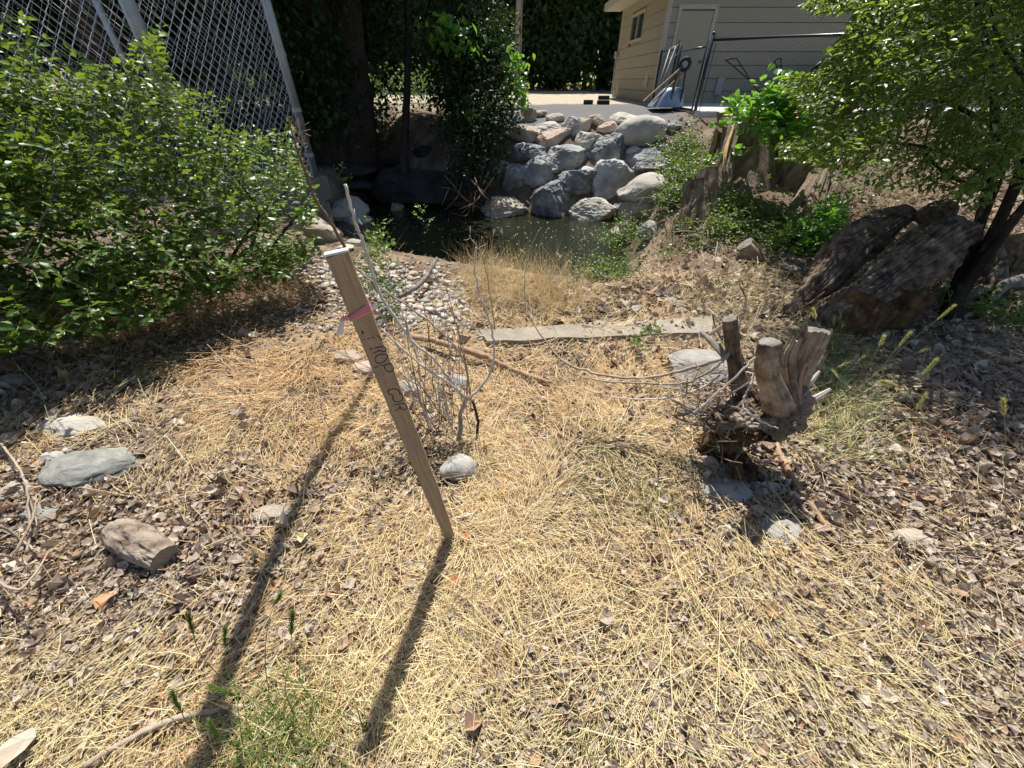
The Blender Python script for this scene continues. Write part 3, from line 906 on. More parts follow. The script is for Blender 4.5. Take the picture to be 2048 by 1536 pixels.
def wall_f(px, py):
    return at_y(px, py, YF)
q = wall_x(1296, 163); MB().box(q + (-.03, 0, 0), (.06, .3, .3), bevel=.01).box(q + (-.065, 0, -.02), (.02, .22, .2)).build('dryer_vent', M['trim'], house)
q = wall_x(1238, 177); MB().box(q + (-.03, 0, 0), (.05, .2, .22), bevel=.01).build('outlet_box', M['trim'], house)
q = np.array([XW, 19.9, HZ + 1.35]); MB().box(q + (-.10, 0.2, 0), (.14, .2, .2), bevel=.02).tube([q + (-.1, .2, -.1), q + (-.1, .2, -1.2)], .03, 6).build('meter_box', M['ply'], house)
q = wall_f(1437, 172); MB().box(q + (0, -.05, 0), (.2, .09, .42), bevel=.01).tube([q + (0, -.05, -.2), q + (0, -.05, -.5)], .02, 6).build('electric_box', M['ply'], house)
q = wall_f(1706, 97); MB().box(q + (0, -.07, 0), (.3, .12, .32), bevel=.02).tube([q + (0, -.07, -.1), q + (0, -.07, -.7)], .02, 6).build('wall_lamp', M['rubber'], house)

slab = solo('concrete_pad', *(lambda b: (np.concatenate(b.V), b.F))(MB().box((11.7, 12.55, HZ - .18), (15.0, 3.86, .40), bevel=.02)), M['slab'], 'sunlit edged concrete pad along the shaded front of the house', 'concrete pad')
# bricks and dark blocks by the house corner
for i, (px, py, sz, lab) in enumerate([(1206, 208, (.34, .18, .10), 'dark block under the stack at the far house corner'), (1206, 199, (.30, .18, .10), 'upper dark block stacked at the far house corner'), (1176, 208, (.26, .14, .11), 'single dark block lying alone on the gravel')]):
    P, t = gp(px, 209)
    P[2] += sz[2] / 2 + (.11 if i == 1 else 0)
    MB().box(P, sz, bevel=.008).solo('paving_block', M['rubber'], lab, 'block', group='dark blocks on the gravel')

# ---------------------------------------------------------------- black fence and gate
bf = thing('black_chain_link_fence', 'black vinyl chain link fence with glossy top rail in front of the house', 'fence', (4.2, 10.9, .8))
pst = np.array([4.22, 10.85]); e1 = np.array([9.8, 7.6]); dF = (e1 - pst); LF = np.linalg.norm(dF); dF /= LF
zf = .82
MB().tube([(pst[0], pst[1], .5), (pst[0], pst[1], 2.36)], .036, 12).tube([(pst[0], pst[1], 2.36), (pst[0], pst[1], 2.40)], [.04, .015], 12).build('post', M['blackpipe'], bf, smooth=True)
for s in (2.6, 5.2):
    MB().tube([p3(pst, dF, s, .4), p3(pst, dF, s, 2.3)], .028, 10).build('post', M['blackpipe'], bf, smooth=True)
MB().tube([p3(pst, dF, 0, 2.27), p3(pst, dF, LF, 2.27)], .028, 10).build('rail', M['blackpipe'], bf, smooth=True)
MB().tube([p3(pst, dF, .09, .85), p3(pst, dF, .09, 2.2)], .008, 5).build('tension_bar', M['blackpipe'], bf)
chain(pst + dF * .09, dF, LF - .1, .82, 2.25, .075, .04, .0022, 'chain_link_mesh', M['blackwire'], bf)
gt = thing('black_chain_link_gate', 'open black chain link gate panel between the fence post and the house corner', 'gate', (4.2, 12.7, .95))
ga = np.array([4.20, 10.95]); gb = np.array([4.22, 14.3]); dG = gb - ga; LG = np.linalg.norm(dG); dG /= LG
for s in (.06, 1.75, 2.0, LG):
    MB().tube([p3(ga, dG, s, .9), p3(ga, dG, s, 2.27 if s != 2.0 else 2.4)], .03 if s > .1 else .02, 10).build('post', M['blackpipe'], gt, smooth=True)
for z in (1.06, 2.17):
    MB().tube([p3(ga, dG, .06, z), p3(ga, dG, 1.75, z)], .02, 8).build('rail', M['blackpipe'], gt, smooth=True)
MB().tube([p3(ga, dG, 2.0, 2.22), p3(ga, dG, LG, 2.22)], .022, 8).build('rail', M['blackpipe'], gt, smooth=True)
chain(ga + dG * .08, dG, LG - .1, 1.06, 2.17, .06, .032, .0022, 'chain_link_mesh', M['blackwire'], gt)

# ---------------------------------------------------------------- wheelbarrow tipped over by the gate
wb = thing('wheelbarrow', 'old pale blue wheelbarrow turned upside down against the black gate', 'wheelbarrow', (3.85, 12.0, HZ))
def wbp(px, py, Y): return at_y(px, py, Y)
# tray: loft of rounded rectangles, rim on the ground, belly up
c0 = (wbp(1300, 205, 12.0) + wbp(1362, 213, 12.0)) / 2
tr = []
for k, (sx, sy, z, dx) in enumerate([(.42, .34, .0, 0), (.40, .32, .03, .0), (.34, .28, .16, .05), (.26, .23, .30, .10), (.21, .19, .37, .12), (.02, .02, .39, .12)]):
    for j in range(20):
        a = j / 20 * 2 * math.pi
        ca, sa = math.cos(a), math.sin(a)
        pw = lambda s: math.copysign(abs(s) ** .6, s)
        tr.append((c0[0] + dx + sx * pw(ca), c0[1] + sy * pw(sa), HZ + .04 + z))
Ft = [(i * 20 + j, i * 20 + (j + 1) % 20, (i + 1) * 20 + (j + 1) % 20, (i + 1) * 20 + j) for i in range(5) for j in range(20)]
part('tray', tr, Ft, M['metalblue'], wb, smooth=True)
cx, cy = c0[0] + .15, c0[1]
wheel_c = np.array([cx + .12, cy - .02, HZ + .86])
import itertools
def torus(c, R, r, axis_, n=20, m_=8):
    ax = np.array(axis_, float); ax /= np.linalg.norm(ax)
    a = np.cross(ax, (0, 0, 1.0)); a /= np.linalg.norm(a); b = np.cross(ax, a)
    V = []; F = []
    for i in range(n):
        p = 2 * math.pi * i / n; d = a * math.cos(p) + b * math.sin(p)
        for j in range(m_):
            q = 2 * math.pi * j / m_
            V.append(np.array(c) + d * (R + r * math.cos(q)) + ax * r * math.sin(q))
            F.append((i * m_ + j, ((i + 1) % n) * m_ + j, ((i + 1) % n) * m_ + (j + 1) % m_, i * m_ + (j + 1) % m_))
    return V, F
ty = part('tyre', *torus(wheel_c, .105, .045, (.6, 1, 0)), M['rubber'], wb, smooth=True)
MB().tube([wheel_c + (-.02, -.04, 0), wheel_c + (.02, .04, 0)], .07, 14).build('hub', M['ply'], wb)
for sx in (-.12, .12):
    MB().tube([(cx + sx, cy - .25, HZ + .20), (cx + sx, cy - .2, HZ + .47), (cx + sx * .4 + .1, cy - .05, HZ + .84)], .02, 8).tube([(cx + sx, cy + .2, HZ + .30), (cx + sx, cy + .1, HZ + .60)], .018, 6).tube([(cx + sx, cy - .24, HZ + .08), (cx + sx, cy - .33, HZ + .44)], .022, 6).build('leg', M['blackpipe'], wb)
    MB().tube([wheel_c + (sx * .8, 0, -.08), wbp(1296 + sx * 80, 203, 11.7 + sx)], .022, 8).build('handle', M['brownstick'], wb)
# rake / shovel handles leaning behind it
for (a, b_, lab) in [((1322, 172), (1352, 92), 'grey long handled shovel leaning on the gate above the wheelbarrow'), ((1313, 185), (1340, 98), 'second long grey handle leaning left of the shovel by the gate')]:
    p0 = at_y(*a, 12.5); p1 = at_y(*b_, 12.9); p0 = p0 + (p0 - p1) * .35; p0[2] = max(p0[2], HZ + .02)
    h = thing('garden_tool', lab, 'garden tool', p0)
    MB().tube([p0, p1], .012, 8).build('handle', M['ply'], h, smooth=True)
    s = MB(); s.tube([p1, p1 + (.10, 0, .05), p1 + (.10, 0, -.12), p1 + (.02, 0, -.2)], .014, 6); s.build('grip', M['ply'], h)

# lawn mowers against the wall
def mower(px, pyb, hl, hr, ptop, lab, Y=13.6, red=True):
    base = at_y(px, pyb, Y); base[2] = HZ + .02
    mo = thing('lawn_mower', lab, 'lawn mower', base)
    dk = rock(900 + int(px), (.56, .5, .2), .2, 3, .02)[0] + base + (0, 0, .2)
    part('deck', dk, [ICO[3][1]], M['rubber'], mo, smooth=True)
    MB().box(base + (0, 0, .37), (.3, .28, .15), bevel=.05).tube([base + (0, 0, .44), base + (0, 0, .48)], .09, 12).build('engine', M['redpaint' if red else 'rubber'], mo)
    for sx in (-.24, .24):
        for sy in (-.2, .2):
            ty = part('wheel', *torus(base + np.array([sx, sy, .1]), .075, .03, (0, 1, 0), 14, 6), M['rubber'], mo, smooth=True)
            MB().tube([base + np.array([sx, sy - .02, .1]), base + np.array([sx, sy + .02, .1])], .05, 10).build('rim', M['ply'], ty)
    q0 = at_y(*hl, Y - .22); q1 = at_y(*hr, Y + .12)
    s0 = base + (-.2, -.18, .25); s1 = base + (-.2, .18, .25)
    MB().tube(smooth_path([s0, q0 + (q0 - s0) * -.08, q0, (q0 + q1) / 2 + (0, 0, .02), q1, q1 + (q1 - s1) * -.08, s1], 26), .014, 7).build('handle', M['rubber'], mo, smooth=True)
    mid = (q0 + q1) / 2 * .8 + (s0 + s1) / 2 * .2
    MB().tube([q0 * .85 + s0 * .15, mid + (.06, 0, .02), q1 * .85 + s1 * .15], .011, 6).build('control_bar', M['rubber'], mo)
    return mo
mower(1532, 206, (1453, 121), (1474, 118), 0, 'lawn mower with long folded handle and red engine leaning by the tan wall')
mower(1578, 206, (1549, 123), (1562, 117), 0, 'lawn mower with narrow upright handle beside the green tarp', red=False)
# tarp heap and tyre
P = at_y(1655, 206, 13.3); P[2] = HZ
V, F = rock(77, (2.0, .9, .95), .2, 4, .12)
solo('tarp_heap', V + P + (0, 0, .35), [F], M['tarp'], 'dark green tarp draped over a pile next to the mowers', 'tarp', smooth=True)
solo('spare_tyre', *torus(at_y(1640, 158, 13.9), .30, .09, (0.1, 1, 0.15), 26, 10), M['rubber'], 'black tyre leaning on the wall behind the green tarp', 'tyre', smooth=True)
hb = MB()
for k in range(6):
    V, F = torus(at_y(1680, 206, 12.4) * (1, 1, 0) + (0, 0, HZ + .06 + .03 * k), .22 - .01 * k, .015, (.1 * (k % 3), .05 * k, 1), 24, 6); hb.add(V, F)
hb.solo('garden_hose', M['ply'], 'grey garden hose coiled on the pad under the leafy branches', 'hose', smooth=True)
# ---------------------------------------------------------------- survey stake
S0, _ = gp(907, 1078); S0[2] -= .10
ST = at(674, 507, .95)
ax = (ST - S0); SL = np.linalg.norm(ax); ax /= SL
viewd = (ST + S0) / 2 - np.array([0, 0, CAM_H]); viewd /= np.linalg.norm(viewd)
fn = -(viewd - ax * np.dot(viewd, ax)); fn /= np.linalg.norm(fn)         # face normal towards the camera
rt = np.cross(ax, fn); rt = -rt if rt[0] < 0 else rt                     # to the right across the face
# turn the stake slightly about its axis
tw = math.radians(-6); fn, rt = fn * math.cos(tw) + rt * math.sin(tw), rt * math.cos(tw) - fn * math.sin(tw)
SW, STH = .056, .024
stake = thing('survey_stake', 'leaning wooden survey stake with handwritten letters and whitish painted top', 'stake', S0 + (0, 0, .1))
prof = []
NS = 26
Vs, Fs = [], []
for k in range(NS + 1):
    s = k / NS * SL
    w = SW * (.62 + .38 * min(1, s / (SL * .30)))
    wob = .0007 * math.sin(k * 1.7)
    c = S0 + ax * s
    top = 0
    b = .002
    for (a, d) in ((-1, 1), (-1 + 2 * b / w, 1), (1 - 2 * b / w, 1), (1, 1), (1, -1), (-1, -1)):
        dd = d * STH / 2
        if (a, d) in ((-1, 1), (1, 1)): dd -= b
        p = c + rt * (a * (w / 2 + wob)) + fn * dd
        if k == NS: p = p + ax * (.004 * a) - ax * .0  # top cut a touch skew
        Vs.append(p)
for k in range(NS):
    for j in range(6):
        q = (j + 1) % 6
        Fs.append((k * 6 + j, k * 6 + q, (k + 1) * 6 + q, (k + 1) * 6 + j))
Fs.append(tuple(NS * 6 + j for j in range(6)))
sm, nt, p, out = nodes('stake_wood')
v = coords(nt, (1, 1, 1))
# grain runs along the stake: rotate coordinates into the stake frame
mp = [n for n in nt.nodes if n.type == 'MAPPING'][0]
Rm = Matrix((tuple(rt), tuple(fn), tuple(ax)))
mp.vector_type = 'POINT'
mp.inputs["Rotation"].default_value = Rm.to_euler('XYZ')
mp2 = nt.nodes.new("ShaderNodeMapping"); mp2.inputs["Scale"].default_value = (60, 60, 3.2)
nt.links.new(mp.outputs[0], mp2.inputs[0])
gn = noise(nt, mp2.outputs[0], 2.2, 8, .7)
bl = noise(nt, mp.outputs[0], 6, 4, .5)
c = ramp(nt, gn, [(.28, (.20, .125, .065)), (.5, (.37, .255, .145)), (.72, (.50, .37, .23))])
c = mix(nt, ramp(nt, bl, [(.35, (0, 0, 0)), (.75, (.55, .55, .55))]), c, (.32, .26, .20))
nt.links.new(c, p.inputs["Base Color"]); p.inputs["Roughness"].default_value = .75
bump(nt, p, gn, .6, .002)
stb = part('wood', Vs, Fs, sm, stake)
capm = mat_surface('white_blue_paint', [(0.3, (.45, .50, .58)), (0.7, (.74, .78, .84))], scale=40, rough=.7, bs=.6, bd=.003)
topc = S0 + ax * (SL + .0035)
R = np.stack([rt, fn, ax], 1)
MB().box(topc, (SW + .002, STH + .002, .006), R, bevel=.002).build('painted_end', capm, stake)
kn = S0 + ax * (SL * .772) - rt * .012 + fn * (STH / 2 + .0006)
# lettering: strokes on the face, text runs down the stake
ink = mat_plain('marker_ink', (.03, .025, .03), .7)
def face(s, a):                                     # s metres from the top, a metres across
    return S0 + ax * (SL - s) + rt * a + fn * (STH / 2 + .0006)
# fit image positions to the face plane
def facepx(zx, zy):
    px, py = 600 + zx / 3.4125, 450 + zy / 3.4125
    u, f, d = ray(px, py)
    D = np.array([u, f, d]); O = np.array([0, 0, CAM_H])
    P0 = S0 + fn * (STH / 2 + .0007)
    t = np.dot(P0 - O, fn) / np.dot(D, fn)
    return O + D * t
def stroke(pts, w=.0030):
    P = [facepx(*q) for q in pts]
    V, F = [], []
    for i, q in enumerate(P):
        d = (P[min(i + 1, len(P) - 1)] - P[max(i - 1, 0)]); d /= np.linalg.norm(d) + 1e-9
        n = np.cross(d, fn)
        V += [q - n * w / 2, q + n * w / 2]
    for i in range(len(P) - 1): F.append((2 * i, 2 * i + 1, 2 * i + 3, 2 * i + 2))
    return V, F
def Z(*pts):                                        # tracing coordinates of the photograph detail
    return [((700 + x / 4.7625 - 600) * 3.4125, (640 + y / 4.7625 - 450) * 3.4125) for x, y in pts]
glyphs = {
 'P': [Z((130, 190), (142, 185)), Z((165, 181), (190, 174)), Z((205, 169), (228, 164)), Z((255, 155), (275, 152), (290, 172), (306, 197))],
 'R': [Z((188, 281), (222, 272)), Z((238, 268), (280, 258), (322, 252)), Z((322, 252), (340, 270), (343, 292), (322, 300), (290, 294), (268, 282)), Z((285, 292), (255, 302), (214, 321))],
 'O': [Z((240, 372), (246, 350), (270, 335), (310, 326), (348, 330), (356, 350), (345, 378), (315, 402), (275, 413), (250, 404), (240, 385))],
 'P2': [Z((234, 452), (275, 440)), Z((290, 436), (340, 426), (392, 414)), Z((392, 414), (410, 440), (414, 470), (402, 490), (372, 494), (342, 478), (328, 450), (325, 430))],
 'dot': [Z((316, 520), (324, 520))],
 'C': [Z((416, 716), (388, 712), (366, 698), (362, 680), (376, 664), (410, 657), (446, 662), (468, 680), (476, 702))],
 'O2': [Z((414, 726), (408, 750), (422, 772), (450, 780), (482, 774), (502, 750), (502, 722), (488, 706), (466, 704))],
 'R2': [Z((414, 812), (450, 804), (498, 795), (516, 796)), Z((516, 796), (536, 812), (544, 832), (532, 848), (500, 852), (478, 838), (472, 816)), Z((490, 830), (462, 846), (428, 868))],
}
for nm, strokes in glyphs.items():
    b = MB()
    for s in strokes:
        q = smooth_path([(x, y, 0) for x, y in s], max(2, len(s) * 5 if len(s) > 3 else len(s)))[:, :2]
        b.add(*stroke(q))
    b.build('letter', ink, stake)
b = MB(); V, F = stroke([(424, 722), (427, 732), (431, 745)], .006); b.add(V, F); b.build('nail_hole', M['rotwood'], stake)
# flagging ribbon tied round the stake
pinkm = mat_surface('faded_pink_ribbon', [(0.3, (.62, .20, .24)), (0.7, (.80, .36, .38))], scale=14, rough=.5, bs=.4, bd=.004)
whitem = mat_surface('sun_bleached_ribbon', [(0.3, (.68, .58, .56)), (0.7, (.82, .76, .74))], scale=14, rough=.5, bs=.4, bd=.004)
rib = thing('flagging_ribbon', 'faded pink flagging ribbon knotted around the upper part of the wooden stake', 'ribbon', facepx(420, 600))
sc_ = SL - np.dot(facepx(420, 600) - S0, ax)
V, F = [], []
nn_ = 28
for k in range(nn_ + 1):
    a = k / nn_
    # rectangle loop round the stake with folds
    per = [(-1, 1), (1, 1), (1, -1), (-1, -1), (-1, 1)]
    s = a * 4; i = min(int(s), 3); f_ = s - i
    ca = per[i][0] * (1 - f_) + per[i + 1][0] * f_; cb = per[i][1] * (1 - f_) + per[i + 1][1] * f_
    base = S0 + ax * (SL - sc_) + rt * ca * (SW / 2 + .003) + fn * cb * (STH / 2 + .003)
    lift = ax * (.008 * ca)
    for j in range(6):
        h = (j / 5 - .5) * (.020 + .006 * ca)
        V.append(base + lift + ax * h + (fn * cb * .0018 + rt * ca * .001) * (1 if j % 2 else -1))
F = [(k * 6 + j, k * 6 + j + 1, (k + 1) * 6 + j + 1, (k + 1) * 6 + j) for k in range(nn_) for j in range(5)]
part('wrap', V, F, pinkm, rib)
kc = facepx(318, 632) + fn * .004
V, F = rock(61, (.018, .014, .014), .1, 3, .2); part('knot', V + kc, [F], pinkm, rib, smooth=True)
def strip(pts, w, name, mat, par, n=12):
    P = smooth_path(pts, n); V = []; F = []
    for i, q in enumerate(P):
        d = P[min(i + 1, n - 1)] - P[max(i - 1, 0)]; d /= np.linalg.norm(d)
        s = np.cross(d, fn); s /= np.linalg.norm(s)
        ww = w * (.5 + .7 * i / n)
        tw_ = .35 * math.sin(i * .7)
        s2 = s * math.cos(tw_) + fn * math.sin(tw_)
        V += [q - s2 * ww / 2, q + fn * .002, q + s2 * ww / 2]
    for i in range(n - 1):
        F += [(3 * i, 3 * i + 1, 3 * i + 4, 3 * i + 3), (3 * i + 1, 3 * i + 2, 3 * i + 5, 3 * i + 4)]
    return part(name, V, F, mat, par)
strip([kc, facepx(292, 645) + fn * .006, facepx(280, 690) + fn * .008, facepx(268, 745) + fn * .004], .016, 'tail', whitem, rib)
strip([kc, facepx(300, 622) + fn * .008, facepx(286, 640) + fn * .012], .010, 'tail', pinkm, rib)
strip([facepx(478, 556) + fn * .004, facepx(498, 545) + fn * .006, facepx(512, 572) + fn * .004], .012, 'tail', whitem, rib)
# orange scrap at the foot
Pq, _ = gp(930, 1078)
V, F = rock(62, (.035, .03, .028), .5, 3, .35)
solo('ribbon_scrap', V + Pq + (0, 0, .012), [F], mat_plain('orange_plastic', (.85, .22, .08), .5), 'crumpled bright orange plastic scrap at the foot of the stake', 'scrap', smooth=False)

# ---------------------------------------------------------------- field stones in the yard
for i, (px, py, w, h, mt, lab, ang_, seed) in enumerate([
    (188, 938, 165, 88, 'r_green', 'large grey green layered stone at the left, half sunk in dry leaves', .35, 5),
    (145, 860, 130, 50, 'r_pale', 'long pale flat stone lying in straw above the grey green one', .5, 6),
    (110, 922, 60, 44, 'r_stone', 'pale grey stone tucked between the long pale stone and the grey green one', .4, 7),
    (28, 985, 74, 44, 'r_stone', 'pale rounded stone at the left edge below the grey green one', .2, 8),
    (75, 1032, 90, 30, 'r_green', 'thin slate like stone at the left above bare soil', .7, 9),
    (918, 940, 74, 68, 'r_stone', 'round grey cobble crossed by twig shadows behind the stake', .15, 10),
    (1447, 985, 108, 66, 'r_stone', 'smooth bluish grey stone in the stump shadow', .15, 11),
    (1565, 1062, 92, 60, 'r_stone', 'flat topped speckled grey stone right of the stump shadow', .35, 12),
    (1413, 925, 42, 36, 'r_pink', 'pinkish angular stone just below the sawn stump', .8, 13),
    (1822, 1080, 100, 44, 'r_tan', 'yellowish sandstone chunk among leaves at the right', .6, 14),
    (1634, 900, 40, 20, 'r_pale', 'small pale flat stone right of the sawn stump', .4, 15),
    (545, 1030, 80, 34, 'r_tan', 'flat tan stone crossed by the long shadow', .5, 16),
    (700, 715, 60, 24, 'r_tan', 'tan stone in straw left of the stake letters', .5, 17),
    (735, 737, 60, 26, 'r_pink', 'pinkish stone in straw right behind the stake', .5, 18),
    (815, 782, 60, 50, 'r_tan', 'pale brown stone behind the dead shrub stems', .5, 19),
    (915, 770, 46, 40, 'r_stone', 'grey stone between stems of the dead shrub', .5, 20),
    (1452, 1062, 30, 34, 'r_tan', 'small rough tan stone in straw below the stump shadow', .7, 21),
    (1500, 955, 40, 26, 'r_green', 'dark grey stone at the edge of the stump shadow', .4, 22),
    (1555, 1020, 50, 18, 'r_pink', 'rusty orange stone chip by the speckled grey stone', .7, 23),
    (35, 765, 55, 40, 'r_stone', 'rough grey stone in shade below the shrub at the left', .7, 24),
    (140, 838, 50, 24, 'r_pale', 'chalky stone behind the long pale flat stone', .7, 25),
    (1395, 745, 120, 85, 'r_stone', 'grey weathered rounded block behind the sawn stump', .5, 26),
    (1190, 655, 60, 20, 'r_tan', 'tan stone bits by the concrete strip', .5, 27),
    (1265, 618, 40, 18, 'r_stone', 'small stone in leaves beyond the concrete strip', .5, 28),
    (1245, 605, 26, 14, 'r_pale', 'tiny pale stone in leaves beyond the concrete strip', .3, 29),
]):
    P, t = gp(px, py)
    W = w * t / FPX; el = math.atan2(CAM_H, P[1])
    D = W * .78; zz = max(.28 * W, (h * t / FPX - D * math.sin(el) * .75) / max(.3, math.cos(el)))
    zz = min(zz, W * .7)
    V, F = rock(700 + seed, (W, min(D, h * t / FPX / math.sin(el) * .9), zz), ang_, 4, .07 + .05 * ang_)
    solo('stone', V + P + (0, 0, zz * .18), [F], M[mt], lab, 'stone', smooth=ang_ < .3)

# ---------------------------------------------------------------- sticks and wood pieces
def stick(name, pts, r, mat, label, cat='stick', seg=8, n=22, lump=.15, grp=None, lift=.0):
    """pts: photo pixels on the ground (px,py) or (px,py,height above ground)"""
    P = []
    for q in pts:
        g_, t = gp(q[0], q[1])
        hgt = q[2] if len(q) > 2 else 0
        P.append(g_ + (0, 0, hgt + (r if np.isscalar(r) else max(r)) * .8 + lift))
    P = smooth_path(P, n)
    P = P + np.random.default_rng(int(pts[0][0])).normal(size=P.shape) * (r if np.isscalar(r) else max(r)) * .12
    V, F = tube(P, r, seg, True, lump=lump, seed=int(pts[0][0]))
    return solo(name, V, F, M[mat], label, cat, smooth=True, group=grp)
stick('branch', [(822, 688, .05), (880, 702, .06), (960, 722, .05), (1030, 752, .03), (1100, 770, .0)], [.024, .022, .024, .018, .013], 'brownstick', 'thick bent brown branch lying across the dead shrub', 'branch', 12, 30)
stick('stick', [(1536, 868, .04), (1560, 930, .02), (1612, 1012, .01), (1684, 1092, 0)], [.012, .017, .016, .010], 'brownstick', 'long brown stick running down right from under the stump', 'stick', 10)
stick('stick', [(1712, 1290, .01), (1745, 1360), (1770, 1430), (1800, 1536), (1820, 1600)], [.008, .011, .011, .009], 'palestick', 'curved pale stick at the lower right in the straw', 'stick')
stick('stick', [(1735, 1210), (1800, 1218), (1852, 1222)], [.006, .009, .006], 'brownstick', 'short brown stick right of the yellowish straw patch')
stick('stick', [(0, 1305), (60, 1255), (130, 1195), (200, 1140)], [.009, .010, .008], 'palestick', 'straight pale stick on bare soil at the lower left')
stick('stick', [(0, 1325), (70, 1318), (140, 1298), (200, 1280)], [.007, .008, .005], 'twig', 'thin curved stick just below the straight pale stick')
stick('stick', [(180, 1536, .02), (300, 1470, .03), (410, 1438, .03), (520, 1412, .01)], [.008, .009, .006], 'twig', 'long grey green twig crossing the bottom left straw', 'stick')
stick('stick', [(940, 1260), (1000, 1235), (1065, 1200)], [.006, .007, .004], 'twig', 'short forked twig in the middle of the straw')
stick('stick', [(910, 1042, .01), (950, 1030, .01)], [.007, .006], 'palestick', 'stubby broken stick just right of the stake foot')
stick('stick', [(1502, 960), (1512, 1000), (1518, 1030)], [.010, .022, .012], 'greycut', 'flat grey splinter of wood beside the bluish grey stone', 'splinter')
stick('stick', [(1445, 1065), (1500, 1040), (1545, 1015)], [.003, .004, .003], 'palestick', 'thin pale twig touching the speckled grey stone')
stick('stick', [(1235, 1145), (1290, 1108), (1320, 1100)], [.002, .003, .002], 'twig', 'dark wiry twig in the central straw')
stick('stick', [(800, 606, .04), (845, 590, .10), (878, 550, .16)], [.02, .022, .02], 'greycut', 'grey driftwood stick lying on the cobbles', 'driftwood')
stick('stick', [(480, 1160), (560, 1120), (700, 1040)], [.003, .004, .002], 'twig', 'thin straight twig beside the long shadow')
# broken bark block at lower left
P, t = gp(300, 1110)
mbk = mat_surface('cracked_bark_block', [(0.3, (.07, .045, .03)), (0.48, (.34, .27, .21)), (0.7, (.47, .39, .31))], scale=9, rough=.95, bs=1, bd=.02, vscale=(1, 1.6, 1))
pa = gp(250, 1075)[0] + (0, 0, .05); pb = gp(345, 1128)[0] + (0, 0, .045)
V, F = tube(smooth_path([pa, (pa + pb) / 2 + (0, 0, .012), pb], 22), [.055, .068, .064, .05], 40, True, ridge=.16, rfreq=3.2, lump=.12, seed=8, along=18)
solo('bark_log', V, F, mbk, 'short broken log with cracked tan bark at the lower left', 'log')
# white litter scraps
P, _ = gp(1582, 545)
V, F = rock(64, (.16, .10, .05), .9, 2, .1)
solo('wood_offcut', V + P + (0, 0, .05), [F], M['r_pale'], 'pale angular scrap lying in weeds left of the gnarled log', 'scrap')

# ---------------------------------------------------------------- sawn stump in the foreground
stump = thing('sawn_stump', 'gnarled uprooted stump with sawn grey stubs and dead twigs right of centre', 'stump', gp(1480, 880)[0])
def lump_(px_, py_, t_, size, seed, name, mat, rough=.4):
    V, F = rock(seed, size, .3, 5, rough); c_ = at(px_, py_, t_)
    q = np.linspace(0, 1, 2)
    V = V * (1 + .16 * (1 - np.abs(fbm(V * np.array([34, 34, 9]), seed + 5, 3)) * 2.4)[:, None])
    return part(name, V + c_, [F], M[mat], stump)
lump_(1495, 838, 1.87, (.40, .24, .22), 31, 'root_mass', 'bark')
lump_(1570, 815, 1.80, (.20, .19, .24), 32, 'root_mass', 'bark')
lump_(1455, 850, 1.95, (.20, .17, .12), 33, 'root_mass', 'rotwood', .6)
lump_(1520, 862, 1.80, (.28, .13, .09), 34, 'rotten_base', 'rotwood', .6)
lump_(1556, 846, 1.74, (.17, .13, .12), 35, 'root_mass', 'bark')
lump_(1480, 860, 1.83, (.24, .16, .13), 36, 'root_mass', 'rotwood', .55)
V, F = tube(smooth_path([at(1500, 850, 1.84), at(1535, 858, 1.78), at(1560, 864, 1.74)], 16), [.035, .03, .022], 24, True, ridge=.3, rfreq=3, lump=.3, seed=18, along=8)
part('root_knob', V, F, M['bark'], stump)
V, F = tube(smooth_path([at(1430, 870, 2.02), at(1455, 905, 2.06), gp(1475, 960)[0] - (0, 0, .04)], 20), [.10, .085, .10], 48, True, ridge=.4, rfreq=3, lump=.4, seed=23, along=8)
part('buried_root', V, F, M['rotwood'], stump)
def stub(pts, r, cutmat, seed, seg=48, n=26, tilt=0.0, mat='oldwood', ridge=.10, jag=0.0, bulge=None):
    P = smooth_path([at(*q) for q in pts], n)
    V, F = tube(P, r, seg, False, ridge=ridge * 1.3, rfreq=4.0, lump=.22, seed=seed, along=3)
    # close the end with a slightly domed cut disc as its own part
    last = V[-seg:].copy()
    T = P[-1] - P[-2]; T /= np.linalg.norm(T)
    if jag:
        k = np.arange(seg)
        V[-seg:] += np.outer(jag * (np.abs(np.sin(k * 2.9)) + .6 * np.abs(np.sin(k * 7.1))), T)
    st = part('stub', V, F, M[mat], stump, smooth=False)
    c = last.mean(0)
    rings = [last]; 
    for f_ in (.92, .6, .3):
        rings.append(c + (last - c) * f_ + T * (.003 if f_ < .95 else .0025))
    CV = np.concatenate(rings + [np.array([c + T * .004])])
    CF = [(i * seg + j, i * seg + (j + 1) % seg, (i + 1) * seg + (j + 1) % seg, (i + 1) * seg + j) for i in range(3) for j in range(seg)]
    CF += [(3 * seg + j, 3 * seg + (j + 1) % seg, 4 * seg) for j in range(seg)]
    part('cut_end', CV + T * .0005, CF, M[cutmat], st)
    return P
stub([(1500, 810, 1.90), (1478, 760, 1.86), (1466, 700, 1.80), (1459, 638, 1.72)], [.058, .042, .031, .029, .029], 'greycut', 41, mat='graybark', ridge=.2)
stub([(1565, 850, 1.80), (1550, 800, 1.70), (1530, 735, 1.61), (1537, 684, 1.55)], [.06, .056, .040, .037, .037], 'greycut', 42, ridge=.16)
stub([(1592, 835, 1.80), (1580, 770, 1.74), (1574, 715, 1.69), (1588, 682, 1.65)], [.045, .030, .024, .020], 'greycut', 43, mat='oldwood', jag=.02, ridge=.25)
stub([(1590, 830, 1.86), (1598, 775, 1.78), (1610, 725, 1.72), (1636, 664, 1.64)], [.03, .036, .044, .050, .048], 'greycut', 44, mat='oldwood', jag=.015, ridge=.2)
